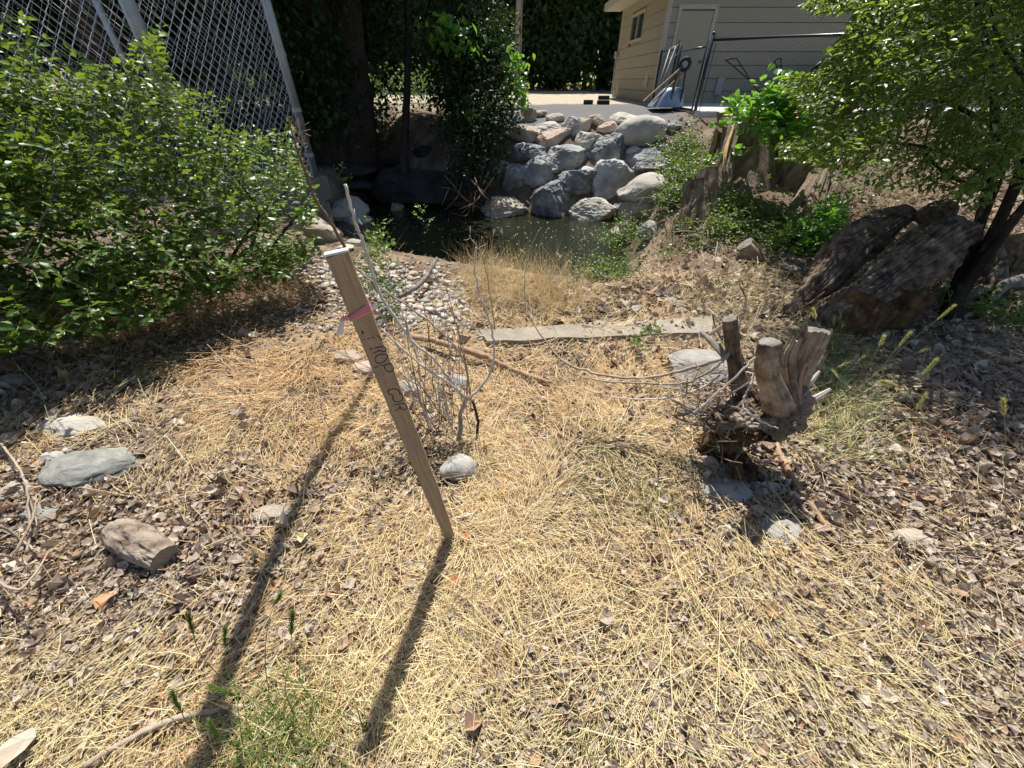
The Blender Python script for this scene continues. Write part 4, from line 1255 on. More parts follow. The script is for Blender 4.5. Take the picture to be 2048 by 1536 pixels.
for (pts, r, mt, jg) in [([(1600, 760, 1.82), (1625, 735, 1.8), (1650, 700, 1.78)], [.03, .028, .018], 'graybark', .02),
                         ([(1590, 815, 1.8), (1625, 800, 1.76), (1662, 778, 1.72)], [.022, .014, .006], 'palestick', 0),
                         ([(1598, 800, 1.74), (1600, 760, 1.70), (1612, 725, 1.66)], [.010, .008, .004], 'brownstick', 0),
                         ([(1600, 775, 1.80), (1620, 765, 1.78), (1640, 742, 1.76)], [.016, .013, .005], 'palestick', 0),
                         ([(1455, 715, 1.80), (1430, 690, 1.86), (1402, 664, 1.92)], [.016, .014, .010], 'greycut', 0),
                         ([(1420, 668, 1.90), (1440, 655, 1.84), (1455, 645, 1.76)], [.009, .008, .007], 'palestick', 0),
                         ([(1470, 690, 1.86), (1490, 740, 1.9), (1500, 790, 1.92)], [.014, .016, .02], 'graybark', 0),
                         ([(1510, 800, 1.88), (1470, 815, 1.9), (1420, 820, 1.93), (1355, 828, 1.98)], [.022, .020, .019, .014], 'greycut', 0),
                         ([(1500, 840, 1.84), (1530, 856, 1.78), (1556, 862, 1.73)], [.026, .02, .016], 'graybark', 0),
                         ([(1545, 855, 1.78), (1570, 845, 1.76), (1582, 836, 1.75)], [.008, .005, .003], 'graybark', 0)]:
    V, F = tube(smooth_path([at(*q) for q in pts], 14), r, 14, True, ridge=.15, rfreq=2, lump=.2, seed=int(pts[0][0]), along=6)
    part('splinter', V, F, M[mt], stump)
gs_ = np.random.default_rng(77); b = MB()
for k in range(170):
    px_, py_ = gs_.normal(1455, 55), gs_.normal(835, 34)
    t_ = min(gs_.uniform(1.74, 1.98), gp(px_, py_)[1] - .01)
    p_ = at(px_, py_, t_); dd = rand_dirs(1, gs_)[0] * gs_.uniform(.02, .06)
    b.tube([p_ - dd, p_ + gs_.normal(size=3) * .004, p_ + dd], [.002, gs_.uniform(.002, .007), .0012], 5)
b.build('bark_shards', M['bark'], stump, kind='stuff')
def twig(par, pts, r, mat='twig', n=None, spurs=0, seed=0, sl=.03, name='twig'):
    P = smooth_path([at(*q) for q in pts], n or max(10, len(pts) * 5))
    g_ = np.random.default_rng(seed + int(pts[0][0]))
    P[1:-1] += g_.normal(size=P[1:-1].shape) * .0022
    b = MB(); b.tube(P, r, 6)
    for k in range(spurs):
        i = int(g_.integers(2, len(P) - 1)); d = rand_dirs(1, g_)[0]
        d = d + (P[i] - P[i - 1]) / np.linalg.norm(P[i] - P[i - 1]) * .8; d /= np.linalg.norm(d)
        L = sl * g_.uniform(.3, 1.6)
        b.tube([P[i], P[i] + d * L * .5 + g_.normal(size=3) * .003, P[i] + d * L], [min(r) * .8 if not np.isscalar(r) else r * .6, .0012, .0008], 4)
    return b.build(name, M[mat], par, smooth=True)
twig(stump, [(1455, 715, 1.80), (1400, 730, 1.86), (1350, 745, 1.95), (1280, 756, 2.04), (1205, 750, 2.10), (1140, 730, 2.16), (1106, 702, 2.2), (1072, 654, 2.24), (1052, 610, 2.26), (1050, 555, 2.26), (1058, 504, 2.24), (1079, 459, 2.2)], [.0095, .007, .006, .0035, .002], 'twig', 60, 16, 1, .05)
twig(stump, [(1462, 702, 1.79), (1430, 735, 1.82), (1370, 765, 1.9), (1290, 767, 2.0), (1190, 760, 2.08), (1140, 745, 2.12)], [.0085, .007, .005, .003], 'twig', 40, 10, 2, .04)
twig(stump, [(1440, 750, 1.86), (1400, 778, 1.9), (1340, 795, 1.95), (1260, 798, 2.0), (1190, 785, 2.1), (1160, 770, 2.15)], [.0055, .005, .003, .002], 'palestick', 30, 8, 3, .04)
twig(stump, [(1526, 698, 1.58), (1480, 745, 1.62), (1430, 790, 1.70), (1375, 838, 1.80), (1345, 872, 1.86)], [.0048, .0050, .0045, .0035], 'palestick', 30, 5, 4, .03)
twig(stump, [(1512, 745, 1.62), (1492, 785, 1.62), (1487, 812, 1.62), (1510, 835, 1.62), (1556, 857, 1.62)], [.0035, .0042, .004, .0035], 'palestick', 26, 3, 5, .02)
twig(stump, [(1510, 760, 1.7), (1440, 800, 1.8), (1380, 845, 1.88)], [.004, .003, .002], 'twig', 20, 8, 6)
twig(stump, [(1465, 690, 1.86), (1480, 640, 1.88), (1492, 600, 1.9), (1478, 570, 1.9)], [.006, .005, .003], 'graybark', 16, 6, 7)
twig(stump, [(1475, 720, 1.9), (1500, 660, 1.95), (1525, 600, 2.0)], [.004, .003, .002], 'twig', 16, 6, 8)
twig(stump, [(1445, 680, 1.9), (1432, 655, 1.9), (1428, 630, 1.9), (1440, 650, 1.86)], [.005, .004, .003], 'graybark', 12, 2, 9)
twig(stump, [(1300, 760, 2.0), (1270, 790, 2.0), (1240, 850, 2.05)], [.003, .002, .001], 'rustystalk', 14, 4, 10)
for k in range(34):
    g_ = np.random.default_rng(900 + k)
    x0, y0 = g_.uniform(1390, 1520), g_.uniform(740, 850)
    a = g_.uniform(2.0, 4.2); L = g_.uniform(60, 190)
    t0 = g_.uniform(1.8, 1.95)
    q = []
    for s in (0, .35, .7, 1):
        X1 = x0 + L * s * math.cos(a) + g_.normal() * 5; Y1 = y0 - L * s * math.sin(a) * .45 + g_.normal() * 5
        tt = min(t0 + .15 * s, gp(X1, Y1)[1] - .02)
        q.append((X1, Y1, tt))
    twig(stump, q, [.0028, .002, .001], 'twig' if k % 3 else 'palestick', 14, 4, 20 + k, .03)

# ---------------------------------------------------------------- dead shrub behind the stake
ds = thing('dead_shrub', 'leafless dead shrub of thin bare stems behind the survey stake', 'shrub', gp(915, 890)[0])
twig(ds, [(915, 892, 2.14), (921, 850, 2.12), (921, 825, 2.10), (933, 796, 2.07)], [.015, .014, .012, .011], 'twig', 16, 2, 1, name='stem')
twig(ds, [(952, 880, 2.16), (955, 840, 2.12), (945, 800, 2.08)], [.008, .009, .008], 'graybark', 12, 2, 1, name='stem')
twig(ds, [(933, 800, 2.07), (896, 755, 2.02), (864, 714, 1.95), (823, 681, 1.88), (776, 614, 1.78), (755, 576, 1.72), (726, 485, 1.62), (713, 450, 1.58), (690, 368, 1.5)], [.0085, .0075, .0065, .007, .0065, .006], 'palestick', 60, 10, 2, .03, name='stem')
twig(ds, [(933, 796, 2.07), (900, 768, 2.0), (852, 737, 1.95), (802, 696, 1.88), (761, 655, 1.84), (738, 622, 1.8)], [.007, .006, .005, .003], 'palestick', 36, 8, 3, .04, name='stem')
twig(ds, [(933, 802, 2.07), (972, 761, 2.0), (988, 714, 1.94), (984, 661, 1.9), (960, 591, 1.84), (949, 538, 1.8), (952, 494, 1.76)], [.007, .006, .0045, .0038, .003], 'palestick', 40, 12, 4, .05, name='stem')
twig(ds, [(934, 790, 2.06), (934, 740, 2.0), (916, 702, 1.96), (887, 670, 1.92), (852, 638, 1.88), (788, 594, 1.82), (735, 555, 1.8), (712, 535, 1.8)], [.006, .005, .005, .004, .003], 'twig', 44, 10, 5, .05, name='stem')
twig(ds, [(864, 816, 2.15), (843, 757, 2.1), (832, 705, 2.05), (815, 655, 2.0), (802, 617, 1.98), (790, 590, 1.95)], [.006, .005, .005, .003], 'palestick', 30, 6, 6, .03, name='stem')
twig(ds, [(868, 800, 2.15), (863, 728, 2.08), (856, 650, 2.0), (846, 605, 1.96)], [.003, .003, .002], 'rustystalk', 24, 8, 7, .03, name='stem')
twig(ds, [(990, 660, 1.9), (975, 560, 1.85), (960, 505, 1.8), (938, 470, 1.78)], [.003, .0025, .0015], 'twig', 20, 6, 8, .04, name='stem')
twig(ds, [(845, 790, 2.1), (770, 762, 2.05), (720, 740, 2.0), (690, 700, 1.98), (672, 660, 1.97)], [.002, .002, .0015], 'rustystalk', 20, 4, 8, .03, name='stem')
twig(ds, [(760, 940, 2.0), (700, 890, 2.0), (655, 850, 1.98), (637, 785, 1.95)], [.0025, .002, .0015], 'rustystalk', 20, 4, 9, .03, name='stem')
for k in range(34):
    g_ = np.random.default_rng(1200 + k)
    x0, y0 = g_.uniform(850, 945), g_.uniform(800, 880)
    a = g_.normal(1.95, .38); L = g_.uniform(110, 330) * (1.0 if a > 1.5 else .7)
    t0 = 2.1; q = []
    cv = g_.normal() * .25
    for s in (0, .3, .6, 1):
        aa = a + cv * s
        q.append((x0 + L * s * math.cos(aa), y0 - L * s * math.sin(aa), t0 - .28 * s * L / 260 + g_.normal() * .01))
    twig(ds, q, [.0028, .0021, .0012], ['twig', 'palestick', 'palestick', 'rustystalk'][k % 4], 18, 9, 40 + k, .045, name='stem')
# tall brown stalk and pale sprigs left of the stake
def plant_at(px, py): return gp(px, py)[0]
st_ = thing('dead_stalk', 'tall thin brown dead stalk rising in front of the wall end', 'stalk', plant_at(705, 520))
twig(st_, [(703, 520, 3.0), (668, 455, 2.9), (632, 400, 2.8), (605, 330, 2.7), (592, 290, 2.65), (575, 235, 2.6)], [.012, .012, .011, .008, .005], 'rustystalk', 40, 18, 1, .10, name='stem')
b = MB(); q = at(594, 315, 2.68)
g_ = np.random.default_rng(5)
for k in range(60):
    p0 = at(g_.uniform(582, 612), g_.uniform(235, 345), 2.66); b.tube([p0, p0 + rand_dirs(1, g_)[0] * .04], [.0009, .0006], 3)
b.build('seed_head', M['straw_rust'], st_)

# bare twigs at the left edge
lt = thing('bare_twigs', 'loose bare grey twigs crossing at the left edge of the frame', 'twigs', gp(60, 1100)[0])
for k, pts in enumerate([[(55, 1105), (60, 1040), (52, 960)], [(0, 885), (45, 950), (75, 1060)], [(0, 1050), (50, 1085), (80, 1105)], [(10, 1130), (55, 1060), (75, 1000)], [(0, 1165), (45, 1175), (100, 1100)], [(0, 1110), (40, 1120), (58, 1130)]]):
    q = []
    for i, (a, b_) in enumerate(pts):
        t = gp(a, b_)[1]; q.append((a, b_, t - .03 - .05 * ((i + k) % 3)))
    twig(lt, q, [.0055, .005, .003], 'twig', 14, 3, k, .04)

# ---------------------------------------------------------------- gnarled log at the right
log = thing('gnarled_log', 'big gnarled uprooted log of dark furrowed wood leaning right below the leafy tree', 'log', gp(1690, 650)[0])
def bigtube(name, pts, r, seed, mat='graybark', seg=96, n=70, ridge=.2, lump=.22, rf=5.0, along=1.6):
    P = smooth_path([at(*q) for q in pts], n)
    V, F = tube(P, r, seg, True, ridge=ridge, rfreq=rf, lump=lump, seed=seed, along=along)
    return part(name, V, F, M[mat], log)
bigtube('trunk', [(1612, 665, 3.1), (1680, 632, 3.12), (1750, 580, 3.17), (1820, 528, 3.22), (1880, 492, 3.28), (1930, 487, 3.33)], [.06, .13, .175, .175, .18, .205, .19, .09], 51, ridge=.13, lump=.32, rf=8.0, along=2.2, seg=150, n=100)
bigtube('side_trunk', [(1592, 620, 3.4), (1642, 560, 3.45), (1700, 500, 3.5), (1760, 455, 3.55), (1812, 432, 3.6)], [.05, .12, .15, .145, .13, .08], 52, ridge=.15, lump=.3, rf=7.0)
bigtube('root', [(1720, 610, 3.1), (1690, 660, 3.1), (1650, 680, 3.12)], [.22, .18, .06], 53, 'rotwood', n=30)
bigtube('root', [(1800, 600, 3.15), (1770, 640, 3.15), (1745, 665, 3.15)], [.18, .15, .05], 54, 'rotwood', n=30)
bigtube('root', [(1860, 440, 3.4), (1885, 425, 3.45), (1905, 415, 3.5)], [.10, .10, .04], 55, 'graybark', n=20)

# ---------------------------------------------------------------- stumps on the far right bank
big = thing('hollow_stump', 'huge hollow sawn stump with fluted bark and green sprouts on the bank', 'stump', at(1570, 455, 6.0))
def shell(base, top, rb, rt_, seg, n, seed, open_ang=None, thick=.16, flute=.16):
    base = np.array(base); top = np.array(top)
    Vo, Vi, F = [], [], []
    ang = np.arange(seg) / seg * 2 * math.pi
    for k in range(n + 1):
        s = k / n
        c = base * (1 - s) + top * s
        r = rb * (1 - s) ** 1.8 + rt_ * (1 - (1 - s) ** 1.8)
        q = np.stack([np.cos(ang) * 3.2, np.sin(ang) * 3.2, np.full(seg, s * 1.2)], 1)
        w = 1 + flute * fbm(q, seed, 3) * 2 + .05 * fbm(q * 4, seed + 3, 3)
        h = np.full(seg, 1.0)
        if open_ang is not None:
            d = np.abs((ang - open_ang[0] + math.pi) % (2 * math.pi) - math.pi)
            w = w * (1 - open_ang[2] * np.exp(-(d / open_ang[1]) ** 2) * (1 - .5 * s ** 3))
        zz = base[2] + (top[2] - base[2]) * s * h
        Vo.append(np.stack([c[0] + np.cos(ang) * r * w, c[1] + np.sin(ang) * r * w, zz], 1))
        ri = np.maximum(r * w - thick, .05)
        Vi.append(np.stack([c[0] + np.cos(ang) * ri, c[1] + np.sin(ang) * ri, zz], 1))
    V = np.concatenate(Vo + Vi)
    off = (n + 1) * seg
    for k in range(n):
        for j in range(seg):
            q = (j + 1) % seg
            F.append((k * seg + j, k * seg + q, (k + 1) * seg + q, (k + 1) * seg + j))
            F.append((off + k * seg + j, off + (k + 1) * seg + j, off + (k + 1) * seg + q, off + k * seg + q))
    rim = (Vo[-1], Vi[-1])
    return V, F, rim
bb = at(1580, 455, 5.9); bt = at(1568, 232, 5.85)
V, F, rim = shell(bb - (0, -.3, .25), bt + (0, .3, 0), 1.08, .86, 110, 34, 4, (math.radians(252), .34, .62))
part('bark_shell', V, F, M['bark'], big, smooth=False)
seg = 110
RV = np.concatenate([rim[0] + (0, 0, .006), rim[1] + (0, 0, .006)])
part('sawn_rim', RV, [(j, (j + 1) % seg, seg + (j + 1) % seg, seg + j) for j in range(seg)], M['cutwood'], big)
cc_ = rim[1].mean(0); a_ = np.arange(24) / 24 * 2 * math.pi
pv_ = [cc_ - (0, 0, .28)] + [cc_ + (math.cos(x) * .80, math.sin(x) * .80, -.22 + .05 * math.sin(3 * x)) for x in a_] + [cc_ + (math.cos(x) * .80, math.sin(x) * .80, -.8) for x in a_]
part('decayed_core', pv_, [(0, 1 + j, 1 + (j + 1) % 24) for j in range(24)] + [(1 + j, 25 + j, 25 + (j + 1) % 24, 1 + (j + 1) % 24) for j in range(24)], M['rotwood'], big)  # added plug, stops sun falling through the open top into the cleft
for (pts, r, sd) in [([(1440, 430, 5.7), (1448, 350, 5.75), (1470, 250, 5.8)], [.14, .10, .07], 5), ([(1600, 480, 5.3), (1610, 430, 5.4), (1640, 350, 5.5)], [.30, .20, .12], 6), ([(1520, 450, 5.5), (1490, 420, 5.6), (1480, 370, 5.7)], [.18, .14, .10], 7), ([(1660, 440, 5.4), (1672, 380, 5.5), (1685, 310, 5.6)], [.14, .13, .10], 8)]:
    V, F = tube(smooth_path([at(*q) for q in pts], 26), r, 40, True, ridge=.3, rfreq=3.5, lump=.2, seed=sd, along=1.0)
    part('buttress_root', V, F, M['bark'], big)
V, F = tube(smooth_path([at(1448, 345, 5.62), at(1452, 300, 5.66), at(1470, 245, 5.7)], 10), [.012, .03, .008], 6, True)
part('split_face', V, F, M['cutwood'], big)
def small_stump(px, py, pt, r, lab, mat='bark', cut='cutwood', lean=0, t=None, rr=None):
    P, tt = gp(px, py)
    if t: P = at(px, py, t); tt = t
    top = at(px + lean, pt, tt * .985)
    s = thing('cut_stump', lab, 'stump', P)
    pp = smooth_path([P - (0, 0, .12), P * .6 + top * .4, top], 14)
    V, F = tube(pp, [r * 1.5, r * 1.05, r], 36, False, ridge=.2, rfreq=3, lump=.15, seed=int(px), along=1.5)
    part('trunk', V, F, M[mat], s)
    last = V[-36:]; c = last.mean(0)
    part('sawn_top', np.concatenate([last + (0, 0, .002), [c + (0, 0, .008)]]), [(j, (j + 1) % 36, 36) for j in range(36)], M[cut], s)
small_stump(1412, 425, 342, .13, 'small sawn stump with orange cut face left of the hollow stump', lean=4)
small_stump(1390, 440, 365, .15, 'short dark stump leaning against the small sawn stump', cut='bark')
small_stump(1510, 520, 488, .09, 'splintered low stump with pale broken top below the hollow stump', mat='oldwood', cut='greycut', lean=-20)
small_stump(792, 452, 408, .13, 'short broken pale stump among rubble at the left of the pool', mat='oldwood', cut='greycut', lean=4)
s_ = thing('rooted_stump', 'sawn stump with bare tangled grey roots at the right edge', 'stump', gp(2030, 600)[0])
c1 = at(2052, 560, 3.9); c2 = at(2062, 462, 3.8)
V, F = tube(smooth_path([c1 - (0, 0, .2), (c1 + c2) / 2, c2], 20), [.34, .26, .24], 60, False, ridge=.12, rfreq=3, lump=.1, seed=77, along=1)
part('trunk', V, F, M['oldwood'], s_)
last = V[-60:]; c = last.mean(0)
part('sawn_top', np.concatenate([last + (0, 0, .002), [c + (0, 0, .006)]]), [(j, (j + 1) % 60, 60) for j in range(60)], M['cutwood'], s_)
for k, pts in enumerate([[(2010, 520, 3.7), (1985, 560, 3.6), (2000, 610, 3.5)], [(2030, 560, 3.6), (1970, 580, 3.6), (1930, 600, 3.6)], [(2040, 590, 3.5), (2000, 600, 3.5), (1960, 620, 3.45)], [(2048, 560, 3.5), (2010, 570, 3.5), (1985, 600, 3.45)], [(2045, 600, 3.4), (2025, 620, 3.4), (2020, 650, 3.35)], [(1995, 500, 3.8), (2005, 545, 3.7), (2010, 580, 3.6)], [(2080, 580, 3.5), (2040, 630, 3.4), (1990, 640, 3.35)]]):
    V, F = tube(smooth_path([at(*q) for q in pts], 16), [.05, .045, .025], 14, True, lump=.25, seed=k)
    part('root', V, F, M['greycut' if k % 2 else 'graybark'], s_, smooth=True)
# ---------------------------------------------------------------- foliage helpers
def seg_tubes(A, Bp, r0, r1):
    """many thin triangular tapered sticks: A,B (N,3)"""
    d = Bp - A; d = d / (np.linalg.norm(d, axis=1)[:, None] + 1e-9)
    up = np.where(np.abs(d[:, 2:3]) < .9, np.array([[0, 0, 1.0]]), np.array([[1.0, 0, 0]]))
    a = np.cross(d, up); a /= np.linalg.norm(a, axis=1)[:, None] + 1e-9
    b = np.cross(d, a)
    rows = []
    for P, r in ((A, r0), (Bp, r1)):
        for k in range(3):
            rows.append(P + (a * math.cos(k * 2.094) + b * math.sin(k * 2.094)) * r)
    V = np.stack(rows, 1).reshape(-1, 3)
    off = (np.arange(len(A)) * 6)[:, None, None]
    t = np.array([(0, 1, 4, 3), (1, 2, 5, 4)])[None]
    return V, [(t + off).reshape(-1, 4)]

def twig_leaves(starts, dirs, lens, spacing, leaf, g, droop=.25, spread=1.0):
    """leaves along curved twigs; returns leaf pos, fwd, normal, size and twig segments"""
    P = np.array(starts, float); D = np.array(dirs, float); L = np.array(lens, float)
    nseg = np.maximum(3, (L / spacing).astype(int)); D /= np.linalg.norm(D, axis=1)[:, None]
    W = g.normal(size=P.shape) * .06; W[:, 2] -= droop * spacing * 3
    LP, LF, LN, LS, SA, SB = [], [], [], [], [], []
    for k in range(nseg.max()):
        on = nseg > k
        D = D + W; D /= np.linalg.norm(D, axis=1)[:, None]
        Q = P + D * spacing
        SA.append(P[on]); SB.append(Q[on])
        side = np.cross(D, (0, 0, 1.0)); side /= np.linalg.norm(side, axis=1)[:, None] + 1e-6
        f = D * .7 + side * (1 if k % 2 else -1) * spread + g.normal(size=P.shape) * .28 + np.array([0, 0, -.15])
        LP.append(Q[on]); LF.append(f[on]); LN.append((np.array([0, 0, 1.0]) + g.normal(size=P.shape) * .45)[on])
        LS.append((leaf * g.uniform(.45, 1.35, len(P)) * (1 - .35 * (k / nseg) ** 3))[on])
        last = nseg == k + 1
        LP.append(Q[last]); LF.append(D[last]); LN.append((np.array([0, 0, 1.0]) + g.normal(size=P.shape) * .4)[last]); LS.append(np.full(last.sum(), leaf * .7))
        P = np.where(on[:, None], Q, P)
    return [np.concatenate(x) for x in (LP, LF, LN, LS, SA, SB)]

def build_leaves(root, LP, LF, LN, LS, mat, leafmesh_w=.6, npieces=300, name='foliage', piece='leaf', g=rng, keep=None):
    R = frames(LF, LN) * LS[:, None, None]
    R[:, :, 0] *= leafmesh_w / .66
    order = np.arange(len(LP))
    chosen = np.zeros(len(LP), bool)
    if npieces:
        px, py, t = proj(LP)
        vis = (px > 5) & (px < 2043) & (py > 5) & (py < 1530) & (t > .3)
        if keep is not None: vis &= keep
        score = np.where(vis, LS / np.clip(t, .3, None), -1)
        idx = np.argsort(-score)[:npieces]
        idx = idx[score[idx] > 0]
        chosen[idx] = True
        me = mesh_np(piece, LEAF_V, LEAF_F, mat)
        for i in idx:
            inst(piece, me, R[i], LP[i], root)
    rest = ~chosen
    V, F, rr = scatter(LEAF_V, LEAF_F, R[rest], LP[rest], g.uniform(0, 1, rest.sum()))
    return part(name, V, F, mat, root, rnd=rr, kind='stuff')

# ---------------------------------------------------------------- shrub at the left
g_ = np.random.default_rng(21)
bush_poly = [(-700, 0), (-200, 20), (0, 62), (50, 55), (120, 110), (200, 160), (262, 120), (318, 66), (330, 150), (350, 200), (440, 215), (458, 226), (430, 250), (445, 285), (500, 275), (520, 300), (572, 258), (590, 330), (622, 400), (628, 455), (618, 500), (600, 525), (560, 560), (500, 572), (420, 590), (360, 612), (300, 640), (200, 665), (60, 690), (-100, 730), (-700, 900)]
bush = thing('left_shrub', 'dense sprawling glossy green shrub in front of the tall fence at the left', 'shrub', gp(330, 600)[0])
px, py = g_.uniform(-420, 640, 9500), g_.uniform(40, 700, 9500)
k_ = in_poly(px, py, bush_poly); px, py = px[k_], py[k_]
u, f, dd_ = ray(px, py)
tg = np.where(py > 175, gps(px, py)[1], 9.0)
tmax = np.minimum(np.minimum(4.7, tg), 3.95 / np.maximum(np.abs(u), .3))
tmin = np.minimum(np.interp(px, [-400, 0, 300, 600], [1.9, 2.15, 2.6, 3.3]) + .25 * np.clip((650 - py) / 650, 0, 1), tmax - .3)
t = tmin + (tmax - tmin) * g_.uniform(0, 1, len(px)) ** 1.4
P = np.stack([u * t, f * t, CAM_H + dd_ * t], 1)
cl_ = fbm(P * 2.3, 14, 3)
k_ = (P[:, 2] < 1.95) & (P[:, 2] > H(P[:, 0], P[:, 1]) + .02) & (g_.uniform(size=len(px)) < .03 + .97 * sstep(-.16, .14, cl_))
st = P[k_][:4000]
out_ = st - np.array([-3.3, 3.9, .1]); out_ /= np.linalg.norm(out_, axis=1)[:, None]
dr = out_ * .8 + rand_dirs(len(st), g_) * .7 + np.array([.15, -.15, .25])
ln = g_.uniform(.10, .34, len(st)) * np.where(g_.uniform(size=len(st)) < .12, 1.7, 1)
LP, LF, LN, LS, SA, SB = twig_leaves(st, dr, ln, .042, .062, g_, .3)
px, py, t = proj(LP)
ok = in_poly(px, py, [(x + (8 if x > 300 else 0), y - (26 if y < 420 else 0)) for x, y in bush_poly]) & (LP[:, 2] > H(LP[:, 0], LP[:, 1]) + .01)
LP, LF, LN, LS = LP[ok], LF[ok], LN[ok], LS[ok]
px, py, t = proj(SB); ok = in_poly(px, py, bush_poly)
V, F = seg_tubes(SA[ok], SB[ok], .0022, .002)
part('twigs', V, F, M['greenstem'], bush, kind='stuff')
build_leaves(bush, LP, LF, LN, LS, M['bush'], .62, 300, g=g_)
# arching bare-ish canes that stand out of the shrub
canes = [[(520, 400, 3.6), (420, 330, 3.3), (330, 260, 3.1), (250, 215, 3.0)], [(560, 470, 3.5), (450, 400, 3.3), (330, 300, 3.0), (120, 160, 2.7)], [(330, 560, 3.0), (300, 420, 2.9), (215, 380, 2.8), (170, 180, 2.8)],
         [(250, 330, 3.0), (340, 228, 3.3), (460, 226, 3.6)], [(200, 620, 2.8), (190, 480, 2.8), (130, 420, 2.7), (30, 330, 2.6)], [(520, 560, 3.4), (530, 450, 3.5), (560, 360, 3.7), (575, 262, 3.8)],
         [(240, 260, 2.9), (285, 120, 3.0), (318, 68, 3.1)], [(100, 600, 2.5), (150, 540, 2.5), (240, 560, 2.6), (420, 520, 3.0)], [(40, 520, 2.3), (100, 400, 2.4), (110, 300, 2.5)], [(450, 440, 3.3), (480, 380, 3.5), (510, 300, 3.6)]]
for k, q in enumerate(canes):
    twig(bush, q, [.007, .006, .004, .0025], 'greenstem' if k % 2 else 'twig', 30, 4, k, .08, name='stem')
# main stems from the ground
for k in range(9):
    a = g_.uniform(-.6, 3.6); b0 = np.array([-3.1 + .5 * math.cos(k * 1.9), 3.5 + .4 * math.sin(k * 2.3), 0]); b0[2] = H(b0[0], b0[1]) - .05
    e = b0 + np.array([g_.uniform(-.8, 1.0), g_.uniform(-.8, .8), g_.uniform(.7, 1.3)])
    V, F = tube(smooth_path([b0, (b0 + e) / 2 + g_.normal(size=3) * .12, e], 14), [.018, .012, .006], 7, True, lump=.1, seed=k)
    part('stem', V, F, M['darktrunk'], bush, smooth=True)

# ---------------------------------------------------------------- leafy tree at the right
g_ = np.random.default_rng(31)
rt_tree = thing('leafy_tree', 'leafy young tree with several dark stems fanning up at the right edge', 'tree', gp(1890, 645)[0])
tips = []
def rstem(pts, r, n=26):
    P = smooth_path([at(*q) for q in pts], n)
    V, F = tube(P, r, 14, True, lump=.10, ridge=.1, rfreq=2, seed=int(pts[-1][0]), along=2)
    part('trunk', V, F, M['darktrunk'], rt_tree, smooth=True); tips.append(P); return P
base = (1895, 655, 3.28)
rstem([base, (1908, 600, 3.25), (1945, 500, 3.2), (1968, 400, 3.2), (1990, 300, 3.2), (1985, 170, 3.2), (1960, 20, 3.1), (1930, -200, 3.0)], [.085, .06, .036, .032, .028, .024, .018, .01])
rstem([base, (1915, 595, 3.2), (1985, 470, 3.1), (2040, 350, 3.05), (2090, 200, 3.0), (2130, 0, 2.9), (2150, -300, 2.8)], [.06, .05, .038, .034, .03, .026, .02])
rstem([base, (1922, 590, 3.2), (1990, 490, 3.0), (2060, 400, 2.9), (2200, 250, 2.7), (2350, 50, 2.5)], [.05, .042, .034, .028, .024, .018])
rstem([base, (1910, 598, 3.25), (1938, 520, 3.3), (1975, 420, 3.4), (2010, 330, 3.5), (2040, 200, 3.6), (2050, 20, 3.6)], [.05, .04, .026, .022, .02, .016])
for pts, r in [([(1975, 350, 3.2), (1900, 310, 3.4), (1830, 290, 3.6), (1740, 285, 3.8), (1650, 300, 3.9)], [.02, .014, .009, .005]),
               ([(1985, 250, 3.2), (1880, 200, 3.4), (1790, 190, 3.7), (1690, 180, 3.9), (1590, 170, 4.0)], [.02, .014, .009, .004]),
               ([(1975, 120, 3.2), (1880, 60, 3.3), (1780, 30, 3.5), (1740, -10, 3.6), (1700, -60, 3.7)], [.02, .014, .009, .004]),
               ([(1960, 380, 3.2), (1890, 345, 3.2), (1850, 300, 3.2), (1865, 230, 3.2)], [.018, .012, .008, .005]),
               ([(1930, -200, 3.0), (1820, -150, 3.2), (1720, -60, 3.4), (1640, 0, 3.6)], [.015, .010, .008, .004]),
               ([(2090, 200, 3.0), (2010, 100, 2.8), (1960, -50, 2.6), (1900, -300, 2.4)], [.02, .014, .008, .004])]:
    P = smooth_path([at(*q) for q in pts], 20); V, F = tube(P, r, 8, True, seed=3); part('branch', V, F, M['darktrunk'], rt_tree, smooth=True); tips.append(P)
tree_poly = [(1595, 10), (1625, 0), (1500, -120), (1400, -500), (2900, -500), (2900, 700), (2048, 400), (2020, 330), (1960, 420), (1900, 395), (1860, 380), (1760, 375), (1700, 345), (1660, 330), (1590, 320), (1540, 312), (1560, 280), (1640, 270), (1640, 240), (1590, 200), (1560, 165), (1570, 150), (1640, 140), (1660, 100), (1690, 70), (1720, 20), (1640, 28)]
px = np.concatenate([g_.uniform(1500, 2120, 36000), g_.uniform(2100, 2600, 6000)]); py = g_.uniform(-480, 420, len(px))
t = g_.uniform(2.3, 4.3, len(px))
u, f, dd_ = ray(px, py); P = np.stack([u * t, f * t, CAM_H + dd_ * t], 1)
k_ = in_poly(px, py, tree_poly) & (P[:, 2] > .75) & (P[:, 2] < 4.3) & (P[:, 0] > 1.9) & (P[:, 0] < 6.5) & (P[:, 1] > 1.7)
k_ &= ~((py > 300) & (g_.uniform(size=len(px)) < .5))
